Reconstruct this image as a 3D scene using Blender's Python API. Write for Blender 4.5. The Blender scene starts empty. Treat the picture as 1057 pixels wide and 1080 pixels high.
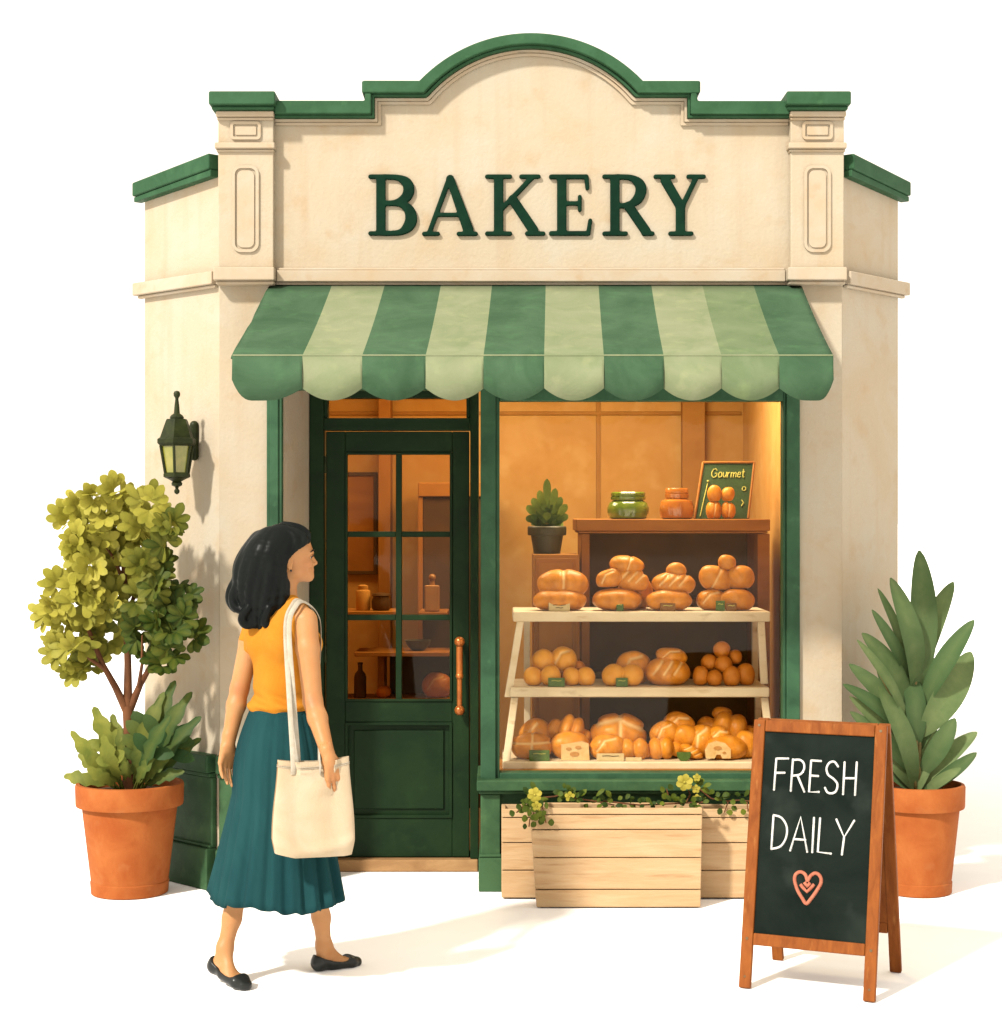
import bpy, math, random
import numpy as np
from mathutils import Vector, Matrix
from mathutils.geometry import tessellate_polygon
random.seed(7)
RNG = np.random.RandomState(11)
scene = bpy.context.scene
COL = scene.collection

# ---------------------------------------------------------------- measuring
# The camera stands 8 m in front of the facade plane (y = 0), 1.68 m above the ground.
EYE, FOC, DIST = 1.68, 1896.0, 8.0
def X(px, Y): return (px - 528.5) * (DIST + Y) / FOC
def Z(py, Y): return EYE - (py - 540.0) * (DIST + Y) / FOC
def P(px, py, Y): return np.array([X(px, Y), Y, Z(py, Y)])

# ---------------------------------------------------------------- materials
def lin(c):
    out = []
    for v in c:
        v = v / 255.0
        out.append(v / 12.92 if v <= .04045 else ((v + .055) / 1.055) ** 2.4)
    return out
def shade(c, L=1.0):
    return tuple(min(.92, v / L) for v in lin(c)) + (1.0,)

ALB = .80     # the picture is exposed for a bright white ground
def mat(name, c1, c2=None, rough=.6, scale=5.0, detail=6.0, bump=.12, bscale=60.0, spec=.3,
        stretch=(1, 1, 1), tint=None, metal=0.0, sss=0.0, mixlo=.35, mixhi=.68, coat=0.0, grain=None, streak=None):
    """Procedural surface: two tones mixed by blotchy noise, optional per-leaf tint, fine bump."""
    if name != 'white_ground':
        dim = lambda c: c and tuple(v * ALB for v in c[:3]) + (1,)
        c1, c2, tint = dim(c1), dim(c2), dim(tint)
        if grain: grain = (dim(grain[0]),) + tuple(grain[1:])
    m = bpy.data.materials.new(name); m.use_nodes = True
    nt = m.node_tree; N = nt.nodes; L = nt.links
    bs = N['Principled BSDF']
    tc = N.new('ShaderNodeTexCoord'); mp = N.new('ShaderNodeMapping')
    mp.inputs['Scale'].default_value = stretch
    L.new(tc.outputs['Object'], mp.inputs['Vector'])
    n1 = N.new('ShaderNodeTexNoise'); n1.inputs['Scale'].default_value = scale
    n1.inputs['Detail'].default_value = detail; n1.inputs['Roughness'].default_value = .62
    n1.inputs['Distortion'].default_value = .6
    L.new(mp.outputs['Vector'], n1.inputs['Vector'])
    mr = N.new('ShaderNodeMapRange')
    mr.inputs['From Min'].default_value = mixlo; mr.inputs['From Max'].default_value = mixhi
    L.new(n1.outputs['Fac'], mr.inputs['Value'])
    mx = N.new('ShaderNodeMix'); mx.data_type = 'RGBA'
    mx.inputs[6].default_value = c1; mx.inputs[7].default_value = c2 or c1
    L.new(mr.outputs['Result'], mx.inputs[0])
    last = mx.outputs[2]
    if grain:                      # third tone: fine streaks / specks
        n3 = N.new('ShaderNodeTexNoise'); n3.inputs['Scale'].default_value = grain[1]
        n3.inputs['Detail'].default_value = 4
        L.new(mp.outputs['Vector'], n3.inputs['Vector'])
        r3 = N.new('ShaderNodeMapRange'); r3.inputs['From Min'].default_value = grain[2]
        r3.inputs['From Max'].default_value = grain[3]; r3.inputs['To Max'].default_value = grain[4]
        L.new(n3.outputs['Fac'], r3.inputs['Value'])
        m3 = N.new('ShaderNodeMix'); m3.data_type = 'RGBA'
        L.new(r3.outputs['Result'], m3.inputs[0]); L.new(last, m3.inputs[6]); m3.inputs[7].default_value = grain[0]
        last = m3.outputs[2]
    if streak:                     # rain streaks that run down the wall
        m4 = N.new('ShaderNodeMapping'); m4.inputs['Scale'].default_value = (9, 9, .55)
        L.new(tc.outputs['Object'], m4.inputs['Vector'])
        n4 = N.new('ShaderNodeTexNoise'); n4.inputs['Scale'].default_value = 1.6; n4.inputs['Detail'].default_value = 5
        L.new(m4.outputs['Vector'], n4.inputs['Vector'])
        r4 = N.new('ShaderNodeMapRange'); r4.inputs['From Min'].default_value = .52; r4.inputs['From Max'].default_value = .75; r4.inputs['To Max'].default_value = streak[1]
        L.new(n4.outputs['Fac'], r4.inputs['Value'])
        x4 = N.new('ShaderNodeMix'); x4.data_type = 'RGBA'
        L.new(r4.outputs['Result'], x4.inputs[0]); L.new(last, x4.inputs[6]); x4.inputs[7].default_value = tuple(v * ALB for v in streak[0][:3]) + (1,)
        last = x4.outputs[2]
    if tint:
        at = N.new('ShaderNodeAttribute'); at.attribute_name = 'tint'
        m2 = N.new('ShaderNodeMix'); m2.data_type = 'RGBA'
        L.new(at.outputs['Fac'], m2.inputs[0]); L.new(last, m2.inputs[6]); m2.inputs[7].default_value = tint
        last = m2.outputs[2]
    L.new(last, bs.inputs['Base Color'])
    bs.inputs['Roughness'].default_value = rough
    bs.inputs['Specular IOR Level'].default_value = spec
    bs.inputs['Metallic'].default_value = metal
    if sss:
        bs.inputs['Subsurface Weight'].default_value = sss
        bs.inputs['Subsurface Radius'].default_value = (.012, .005, .003)
    if coat:
        bs.inputs['Coat Weight'].default_value = coat; bs.inputs['Coat Roughness'].default_value = .2
    if bump:
        nb = N.new('ShaderNodeTexNoise'); nb.inputs['Scale'].default_value = bscale
        nb.inputs['Detail'].default_value = 5
        L.new(mp.outputs['Vector'], nb.inputs['Vector'])
        bp = N.new('ShaderNodeBump'); bp.inputs['Strength'].default_value = bump
        bp.inputs['Distance'].default_value = .01
        L.new(nb.outputs['Fac'], bp.inputs['Height'])
        L.new(bp.outputs['Normal'], bs.inputs['Normal'])
    return m

def glass_mat(name, tintc=(1, 1, 1, 1), amount=.5):
    """Thin window glass: clear with a fresnel reflection."""
    m = bpy.data.materials.new(name); m.use_nodes = True
    nt = m.node_tree; N = nt.nodes; L = nt.links
    for n in list(N): N.remove(n)
    out = N.new('ShaderNodeOutputMaterial'); mx = N.new('ShaderNodeMixShader')
    tr = N.new('ShaderNodeBsdfTransparent'); tr.inputs['Color'].default_value = tintc
    gl = N.new('ShaderNodeBsdfGlossy'); gl.inputs['Roughness'].default_value = .03
    fr = N.new('ShaderNodeFresnel'); fr.inputs['IOR'].default_value = 1.35
    mu = N.new('ShaderNodeMath'); mu.operation = 'MULTIPLY'; mu.inputs[1].default_value = amount
    L.new(fr.outputs[0], mu.inputs[0]); L.new(mu.outputs[0], mx.inputs[0])
    L.new(tr.outputs[0], mx.inputs[1]); L.new(gl.outputs[0], mx.inputs[2]); L.new(mx.outputs[0], out.inputs['Surface'])
    return m

K = 2.1      # how brightly a surface facing the sun is lit
M = {}
M['ground'] = mat('white_ground', (.92, .92, .92, 1), (.9, .9, .9, 1), rough=.9, bump=.02, bscale=30, spec=.05)
M['plaster'] = mat('cream_plaster', shade((254, 240, 214), K * 1.12), shade((252, 228, 192), K * 1.12), rough=.85, scale=2.6, bump=.22, bscale=70,
                   spec=.15, grain=(shade((228, 186, 132), K), 9, .57, .80, .42), streak=(shade((222, 184, 138), K), .22))
M['plaster_trim'] = mat('cream_plaster_trim', shade((254, 238, 212), K * 1.12), shade((250, 222, 184), K * 1.12), rough=.8, scale=4, bump=.08, bscale=60, spec=.15,
                        grain=(shade((222, 176, 120), K), 12, .58, .8, .5))
M['cap'] = mat('green_cap_paint', shade((70, 116, 80), K * .9), shade((52, 96, 62), K * .9), rough=.6, spec=.12, scale=7, bump=.1, bscale=50,
               grain=(shade((96, 150, 100), K), 14, .62, .8, .5))
M['green'] = mat('green_joinery_paint', shade((70, 114, 80), 1.7), shade((50, 88, 60), 1.7), rough=.55, spec=.15, scale=6, bump=.08, bscale=40,
                 grain=(shade((98, 148, 104), 1.5), 16, .62, .82, .5))
M['bulk'] = mat('green_panel_paint', shade((78, 116, 76), 1.7), shade((54, 90, 58), 1.7), rough=.6, spec=.15, scale=6, bump=.1, bscale=40,
                grain=(shade((108, 146, 92), 1.5), 14, .6, .82, .5))
M['door'] = mat('dark_green_door_paint', shade((32, 56, 28), 1.4), shade((20, 42, 22), 1.4), rough=.5, scale=5, bump=.06, bscale=50, spec=.10,
                grain=(shade((50, 78, 42), 1.35), 12, .62, .85, .5))
M['letter'] = mat('dark_green_letter_paint', shade((32, 76, 54), K * 1.25), shade((24, 60, 44), K * 1.25), rough=.7, scale=10, bump=.08, bscale=60, spec=.04)
M['awn_d'] = mat('green_canvas', shade((98, 134, 100), K * 1.02), shade((76, 112, 80), K * 1.02), rough=.85, scale=5, bump=.12, bscale=120, spec=.1,
                 grain=(shade((104, 152, 104), K), 14, .55, .8, .5))
M['awn_m'] = mat('mid_green_canvas', shade((150, 168, 126), K), shade((128, 150, 106), K), rough=.85, scale=5, bump=.12, bscale=120, spec=.1,
                 grain=(shade((168, 190, 128), K), 14, .55, .8, .5))
M['awn_l'] = mat('pale_green_canvas', shade((180, 188, 148), K), shade((158, 172, 128), K), rough=.85, scale=5, bump=.12, bscale=120, spec=.1,
                 grain=(shade((204, 208, 156), K), 14, .55, .8, .5))
M['orange_wall'] = mat('ochre_interior_wall', (.66, .37, .11, 1), (.56, .28, .065, 1), rough=.85, scale=3, bump=.08, bscale=30,
                       grain=((.74, .48, .19, 1), 7, .55, .8, .6))
M['amber_wood'] = mat('amber_wood', (.46, .21, .05, 1), (.34, .14, .03, 1), spec=.12, rough=.6, scale=4, stretch=(1, 1, .25), bump=.1, bscale=40)
M['shelf_white'] = mat('worn_white_shelf_paint', (.84, .76, .62, 1), (.74, .62, .46, 1), rough=.6, scale=10, bump=.1, stretch=(.4, 1, 1),
                       grain=((.40, .25, .12, 1), 22, .62, .78, .6))
M['cabinet'] = mat('brown_cabinet_wood', (.42, .18, .04, 1), (.28, .11, .025, 1), rough=.6, spec=.12, scale=6, stretch=(.3, 1, 1), bump=.1)
M['dark_panel'] = mat('dark_brown_panel', (.20, .115, .034, 1), (.13, .08, .022, 1), rough=.85, spec=.03, scale=4, bump=.05)
M['step'] = mat('worn_threshold_stone', shade((176, 136, 90), 1.2), shade((150, 110, 68), 1.2), rough=.8, scale=5, stretch=(1, 1, 3), bump=.15)
M['floor'] = mat('shop_floor_boards', (.30, .17, .07, 1), (.22, .12, .05, 1), rough=.5, scale=4, stretch=(1, .2, 1))
M['copper'] = mat('copper_handle', shade((205, 120, 50), 1.2), shade((160, 84, 34), 1.2), rough=.3, scale=12, bump=.05, spec=.5, metal=.45)
M['iron'] = mat('dark_green_iron', shade((70, 78, 40), K), shade((42, 50, 26), K), rough=.45, scale=14, bump=.1, bscale=80, spec=.12)
M['lamp_glass'] = mat('yellow_green_lamp_glass', shade((206, 196, 96), K), shade((150, 160, 50), K), rough=.12, scale=9, bump=0, spec=.5)
M['terracotta'] = mat('terracotta', shade((220, 128, 64), K * .95), shade((198, 102, 44), K * .95), rough=.85, scale=6, bump=.12, bscale=60, spec=.15,
                      grain=(shade((228, 150, 92), K), 11, .58, .8, .6))
M['soil'] = mat('dark_soil', (.05, .028, .014, 1), (.10, .05, .02, 1), rough=.95, scale=25, bump=.6, bscale=60)
M['bark'] = mat('brown_bark', shade((136, 84, 44), 1.6), shade((96, 56, 28), 1.6), rough=.85, scale=14, stretch=(1, 1, .25), bump=.4, bscale=40)
def leafmat(name, a, b, t, rough=.55, tr=.32):
    m = mat(name, shade(a, 1.3), shade(b, 1.3), rough=rough, scale=9, bump=.08, bscale=50, spec=.12, tint=shade(t, 1.3))
    nt = m.node_tree; N = nt.nodes; L = nt.links
    bs = N['Principled BSDF']; out = N['Material Output']
    tl = N.new('ShaderNodeBsdfTranslucent'); mx = N.new('ShaderNodeMixShader'); mx.inputs[0].default_value = tr
    src = bs.inputs['Base Color'].links[0].from_socket
    L.new(src, tl.inputs['Color']); L.new(bs.outputs[0], mx.inputs[1]); L.new(tl.outputs[0], mx.inputs[2])
    L.new(mx.outputs[0], out.inputs['Surface'])
    return m
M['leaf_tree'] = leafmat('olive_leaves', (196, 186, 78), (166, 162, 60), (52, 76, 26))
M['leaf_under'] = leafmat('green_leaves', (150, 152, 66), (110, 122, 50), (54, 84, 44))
M['leaf_paddle'] = leafmat('paddle_leaves', (134, 150, 98), (108, 130, 80), (66, 96, 58), rough=.55)
M['leaf_small'] = leafmat('creeper_leaves', (126, 136, 40), (84, 104, 34), (48, 72, 28))
M['petal'] = leafmat('yellow_petals', (222, 206, 96), (200, 186, 70), (168, 160, 56))
M['leaf_indoor'] = leafmat('indoor_leaves', (150, 166, 74), (112, 136, 54), (72, 100, 44), rough=.5)
M['darkpot'] = mat('dark_olive_pot', (.075, .065, .028, 1), (.05, .045, .02, 1), rough=.45, scale=10)
M['crate'] = mat('pale_crate_wood', shade((238, 202, 154), 1.75), shade((222, 178, 126), 1.75), rough=.75, scale=3, stretch=(1, 1, 9), bump=.18, bscale=16,
                 grain=(shade((176, 122, 66), 1.75), 4.5, .58, .74, .45))
M['sign_wood'] = mat('orange_brown_sign_wood', shade((186, 106, 44), K), shade((150, 78, 28), K), spec=.1, rough=.6, scale=5, stretch=(6, 6, .7), bump=.12, bscale=20,
                     grain=(shade((226, 152, 82), K), 8, .6, .8, .6))
M['slate'] = mat('chalkboard_slate', shade((30, 40, 36), 2.3), shade((46, 56, 50), 2.3), rough=.9, scale=4, bump=.03, spec=.03, grain=(shade((84, 94, 86), 2.0), 5, .55, .8, .45))
M['chalk'] = mat('white_chalk', (.66, .66, .62, 1), (.52, .52, .5, 1), rough=.95, scale=60, bump=.3, bscale=150)
M['chalk_pink'] = mat('salmon_chalk', shade((236, 150, 118), K), shade((214, 120, 92), K), rough=.95, scale=60, bump=.3, bscale=150)
M['screw'] = mat('steel_screw', (.16, .11, .06, 1), None, rough=.35, metal=.8, bump=0)
M['skin'] = mat('skin', shade((244, 178, 116), K), shade((238, 164, 100), K), rough=.5, scale=7, bump=.03, bscale=150, spec=.25, sss=.12, tint=shade((206, 112, 74), K))
M['hair'] = mat('black_hair', (.004, .005, .005, 1), (.008, .010, .009, 1), rough=.36, scale=12, stretch=(1, 1, .3), bump=.14, bscale=55, spec=.06)
M['shirt'] = mat('orange_knit', shade((250, 170, 58), K), shade((240, 152, 40), K), rough=.85, scale=5, bump=.12, bscale=220, spec=.1)
M['skirt'] = mat('teal_skirt_cloth', shade((42, 90, 92), 1.9), shade((28, 70, 76), 1.9), rough=.9, scale=4, stretch=(1, 1, .4), bump=.1, bscale=220, spec=.05)
M['shoe'] = mat('black_leather', (.012, .014, .013, 1), (.02, .022, .02, 1), rough=.3, scale=10, bump=.05, spec=.22)
M['canvas'] = mat('natural_canvas', shade((252, 230, 196), K), shade((242, 212, 170), K), rough=.9, scale=5, bump=.14, bscale=190, spec=.1)
M['seam'] = mat('tan_seam_thread', shade((206, 166, 118), K), None, rough=.9, bump=0)
M['strap'] = mat('white_canvas_strap', shade((246, 236, 216), K), shade((226, 210, 184), K), rough=.9, scale=20, bump=.2, bscale=200, spec=.1)
M['eye'] = mat('eye_white', (.6, .55, .5, 1), None, rough=.2, bump=0)
M['dark'] = mat('near_black', (.012, .01, .008, 1), None, rough=.4, bump=0)
M['lip'] = mat('lip_colour', shade((190, 92, 66), K), None, rough=.4, bump=.02)
def breadmat(name, a, b, pale, rough=.36):
    return mat(name, a, b, rough=rough, scale=9, bump=.22, bscale=60, spec=.26, tint=pale, coat=.0, mixlo=.3, mixhi=.72)
PALE = (.92, .66, .34, 1)
M['bread'] = breadmat('golden_crust', (.84, .34, .030, 1), (.40, .12, .008, 1), PALE)
M['bread_dark'] = breadmat('chestnut_crust', (.64, .23, .020, 1), (.42, .12, .010, 1), (.75, .45, .18, 1))
M['bread_light'] = breadmat('pale_crust', (.90, .44, .048, 1), (.68, .26, .018, 1), PALE, rough=.38)
M['crumb'] = mat('bread_crumb', (.78, .58, .32, 1), (.70, .46, .20, 1), rough=.8, scale=25, bump=.25, bscale=60, tint=(.50, .24, .07, 1))
M['tag_green'] = mat('green_card', (.09, .17, .035, 1), (.06, .12, .025, 1), rough=.6, scale=20, bump=.05)
M['tag_cream'] = mat('cream_card', (.66, .55, .33, 1), (.58, .45, .24, 1), rough=.7, scale=20, bump=.05)
M['tag_brown'] = mat('brown_card', (.26, .12, .03, 1), (.18, .08, .02, 1), rough=.6, scale=20, bump=.05)
M['ink'] = mat('brown_ink', (.10, .06, .02, 1), None, rough=.8, bump=0)
M['jar_green'] = mat('green_jar_glass', (.16, .24, .015, 1), (.09, .15, .012, 1), rough=.15, scale=10, bump=.02, spec=.6, coat=.5)
M['jar_orange'] = mat('orange_jar_glass', (.58, .20, .025, 1), (.42, .12, .015, 1), rough=.15, scale=10, bump=.02, spec=.6, coat=.5)
M['menu'] = mat('green_menu_board', (.035, .085, .026, 1), (.024, .06, .018, 1), rough=.6, scale=8, bump=.03)
M['chalk_yellow'] = mat('yellow_chalk', (.55, .55, .15, 1), None, rough=.9, bump=.1)
M['bottle'] = mat('amber_bottle_glass', (.42, .20, .05, 1), (.30, .13, .03, 1), rough=.15, scale=10, bump=0, spec=.6)
M['shadowy'] = mat('dark_umber', (.11, .052, .016, 1), (.07, .035, .012, 1), rough=.6, scale=8)
M['glass'] = glass_mat('window_glass', (1, .97, .90, 1), .35)
M['glass_door'] = glass_mat('door_glass', (.86, .74, .54, 1), .45)

# ---------------------------------------------------------------- objects
ORIGIN = {}
def tag(o, label=None, cat=None, group=None, kind=None):
    if label: o['label'] = label
    if cat: o['category'] = cat
    if group: o['group'] = group
    if kind: o['kind'] = kind
    return o
def thing(name, loc, label, cat, group=None):
    o = bpy.data.objects.new(name, None); COL.objects.link(o)
    o.location = loc; o.empty_display_size = .1
    ORIGIN[o.name] = np.array(loc, float)
    return tag(o, label, cat, group)
def link(name, V, F, mats, parent=None, base=None, mi=None, smooth=True, tint=None, bevel=0, angle=40):
    V = np.asarray(V, float)
    if parent is not None: org = ORIGIN[parent.name]
    elif base is not None: org = np.array(base, float)
    else: org = np.array([(V[:, 0].min() + V[:, 0].max()) / 2, (V[:, 1].min() + V[:, 1].max()) / 2, V[:, 2].min()])
    me = bpy.data.meshes.new(name)
    me.from_pydata((V - org).tolist(), [], [list(map(int, f)) for f in F])
    if not isinstance(mats, (list, tuple)): mats = [mats]
    for m in mats: me.materials.append(m)
    if mi is not None: me.polygons.foreach_set('material_index', np.asarray(mi, np.int32))
    if smooth:
        me.polygons.foreach_set('use_smooth', np.ones(len(F), bool))
        if angle: me.set_sharp_from_angle(angle=math.radians(angle))
    if tint is not None:
        a = me.attributes.new('tint', 'FLOAT', 'POINT'); a.data.foreach_set('value', np.asarray(tint, np.float32))
    me.validate(); me.update()
    o = bpy.data.objects.new(name, me); COL.objects.link(o)
    ORIGIN[o.name] = org
    if parent is not None: o.parent = parent
    else: o.location = org
    if bevel:
        b = o.modifiers.new('bevel', 'BEVEL'); b.width = bevel; b.segments = 2
        b.limit_method = 'ANGLE'; b.angle_limit = math.radians(35); b.harden_normals = True
    return o

class MB:
    """Collects shapes into one mesh."""
    def __init__(s): s.V = []; s.F = []; s.MI = []; s.T = []; s.m = 0; s.tint = 0.0; s.X = None
    def add(s, verts, faces, tint=None):
        n = len(s.V)
        for v in verts:
            v = Vector(v)
            if s.X is not None: v = s.X @ v
            s.V.append(tuple(v)); 
        t = s.tint if tint is None else tint
        if hasattr(t, '__len__'): s.T.extend(t)
        else: s.T.extend([t] * len(verts))
        fl = s.X is not None and s.X.determinant() < 0
        for f in faces: s.F.append([n + i for i in (f[::-1] if fl else f)]); s.MI.append(s.m)
        return s
    def box(s, x0, x1, y0, y1, z0, z1):
        v = [(x, y, z) for x in (x0, x1) for y in (y0, y1) for z in (z0, z1)]
        return s.add(v, [(0, 1, 3, 2), (4, 6, 7, 5), (0, 4, 5, 1), (2, 3, 7, 6), (0, 2, 6, 4), (1, 5, 7, 3)])
    def hexa(s, b, t):
        """b, t: 4 bottom and 4 top corners, counter-clockwise from above"""
        return s.add(list(b) + list(t), [(3, 2, 1, 0), (4, 5, 6, 7), (0, 1, 5, 4), (1, 2, 6, 5), (2, 3, 7, 6), (3, 0, 4, 7)])
    def prism(s, poly, y0, y1):
        """poly: list of (x,z); solid between y0 (front) and y1"""
        n = len(poly)
        area = sum(poly[i][0] * poly[(i + 1) % n][1] - poly[(i + 1) % n][0] * poly[i][1] for i in range(n))
        if area < 0: poly = poly[::-1]
        tris = tessellate_polygon([[Vector((p[0], p[1], 0)) for p in poly]])
        v = [(p[0], y0, p[1]) for p in poly] + [(p[0], y1, p[1]) for p in poly]
        f = []
        for a, b, c in tris:
            pa, pb, pc = poly[a], poly[b], poly[c]
            cr = (pb[0] - pa[0]) * (pc[1] - pa[1]) - (pb[1] - pa[1]) * (pc[0] - pa[0])
            if cr < 0: b, c = c, b
            f.append((a, b, c)); f.append((n + a, n + c, n + b))
        for i in range(n):
            j = (i + 1) % n
            f.append((i, n + i, n + j, j))
        return s.add(v, f)
    def slab(s, poly, z0, z1):
        """poly: list of (x,y) in plan"""
        n = len(poly)
        area = sum(poly[i][0] * poly[(i + 1) % n][1] - poly[(i + 1) % n][0] * poly[i][1] for i in range(n))
        if area < 0: poly = poly[::-1]
        tris = tessellate_polygon([[Vector((p[0], p[1], 0)) for p in poly]])
        v = [(p[0], p[1], z0) for p in poly] + [(p[0], p[1], z1) for p in poly]
        f = []
        for a, b, c in tris:
            pa, pb, pc = poly[a], poly[b], poly[c]
            cr = (pb[0] - pa[0]) * (pc[1] - pa[1]) - (pb[1] - pa[1]) * (pc[0] - pa[0])
            if cr < 0: b, c = c, b
            f.append((a, c, b)); f.append((n + a, n + b, n + c))
        for i in range(n):
            j = (i + 1) % n
            f.append((i, j, n + j, n + i))
        return s.add(v, f)
    def ring(s, poly, poly2, y0, y1):
        """frame between two outlines of equal count (x,z)"""
        n = len(poly)
        v = [(p[0], y0, p[1]) for p in poly] + [(p[0], y0, p[1]) for p in poly2] + [(p[0], y1, p[1]) for p in poly] + [(p[0], y1, p[1]) for p in poly2]
        f = []
        for i in range(n):
            j = (i + 1) % n
            f += [(i, j, n + j, n + i), (2 * n + i, 3 * n + i, 3 * n + j, 2 * n + j), (i, 2 * n + i, 2 * n + j, j), (n + i, n + j, 3 * n + j, 3 * n + i)]
        return s.add(v, f)
    def tube(s, path, rad, n=10, flat=(1, 1), ref=None, tint=None, caps=True):
        path = [Vector(p) for p in path]; m = len(path)
        if not hasattr(rad, '__len__'): rad = [rad] * m
        tan = [(path[min(i + 1, m - 1)] - path[max(i - 1, 0)]).normalized() for i in range(m)]
        up = Vector(ref) if ref is not None else (Vector((0, 0, 1)) if abs(tan[0].z) < .9 else Vector((1, 0, 0)))
        a = tan[0].cross(up).normalized(); V = []; F = []
        for i in range(m):
            a = (a - tan[i] * a.dot(tan[i])).normalized(); b = tan[i].cross(a)
            for k in range(n):
                t = 2 * math.pi * k / n
                V.append(path[i] + (a * math.cos(t) * flat[0] + b * math.sin(t) * flat[1]) * rad[i])
        for i in range(m - 1):
            for k in range(n):
                l = (k + 1) % n
                F.append((i * n + k, i * n + l, (i + 1) * n + l, (i + 1) * n + k))
        if caps: F.append(tuple(range(n))[::-1]); F.append(tuple((m - 1) * n + k for k in range(n)))
        return s.add(V, F, tint)
    def lathe(s, prof, c, n=32, sx=1, sy=1, phase=0):
        """prof: (r,z) from bottom to top, closed at the ends where r=0"""
        V = []; F = []; m = len(prof)
        for r, z in prof:
            for k in range(n):
                t = 2 * math.pi * k / n + phase
                V.append((c[0] + r * sx * math.cos(t), c[1] + r * sy * math.sin(t), c[2] + z))
        for i in range(m - 1):
            for k in range(n):
                l = (k + 1) % n
                F.append((i * n + k, i * n + l, (i + 1) * n + l, (i + 1) * n + k))
        F.append(tuple(range(n))[::-1]); F.append(tuple((m - 1) * n + k for k in range(n)))
        return s.add(V, F)
    def ball(s, c, r, n=12, sc=(1, 1, 1)):
        prof = [(max(1e-4, r * math.sin(math.pi * i / n)), -r * math.cos(math.pi * i / n) * sc[2]) for i in range(n + 1)]
        return s.lathe(prof, c, 2 * n, sc[0], sc[1])
    def leaf(s, base, tip, width, normal, bulge=.12, lobes=0, prof=.9, n=9, fold=.18, tint=None, depth=.3, vein=0.0):
        b = Vector(base); t = Vector(tip); ax = t - b; L = ax.length; ax.normalize()
        nr = Vector(normal); nr = nr - ax * nr.dot(ax)
        if nr.length < 1e-4: nr = ax.orthogonal()
        nr.normalize(); sd = ax.cross(nr)
        V = []; F = []
        for i in range(n + 1):
            u = (i / n + (1 - math.cos(math.pi * i / n)) * .5) * .5
            w = width * .5 * max(.0, math.sin(math.pi * min(1, u * .985 + .012) ** prof)) ** .55
            if lobes: w *= (1 - depth * .5) + depth * .5 * math.cos(2 * math.pi * (lobes * u - .5 * 0) + math.pi)
            c = b + ax * (L * u) + nr * (bulge * L * math.sin(math.pi * u) - bulge * L * .5 * u * u)
            V += [c - sd * w + nr * (w * fold), c, c + sd * w + nr * (w * fold)]
        for i in range(n):
            j = i * 3
            F += [(j, j + 1, j + 4, j + 3), (j + 1, j + 2, j + 5, j + 4)]
        if vein: tint = [max(0, (tint or 0) - (vein if k % 3 == 1 else 0)) for k in range(len(V))]
        return s.add([tuple(v) for v in V], F, tint)
    def weld(s, q=1e4):
        key = {}; mp = []; V = []; T = []
        for v, t in zip(s.V, s.T):
            k = tuple(round(c * q) for c in v)
            if k not in key: key[k] = len(V); V.append(v); T.append(t)
            mp.append(key[k])
        s.V, s.T = V, T; s.F = [[mp[i] for i in f] for f in s.F]
        return s
    def build(s, name, mats, parent=None, base=None, smooth=True, bevel=0, angle=40):
        return link(name, s.V, s.F, mats, parent, base, s.MI, smooth, s.T, bevel, angle)

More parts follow.
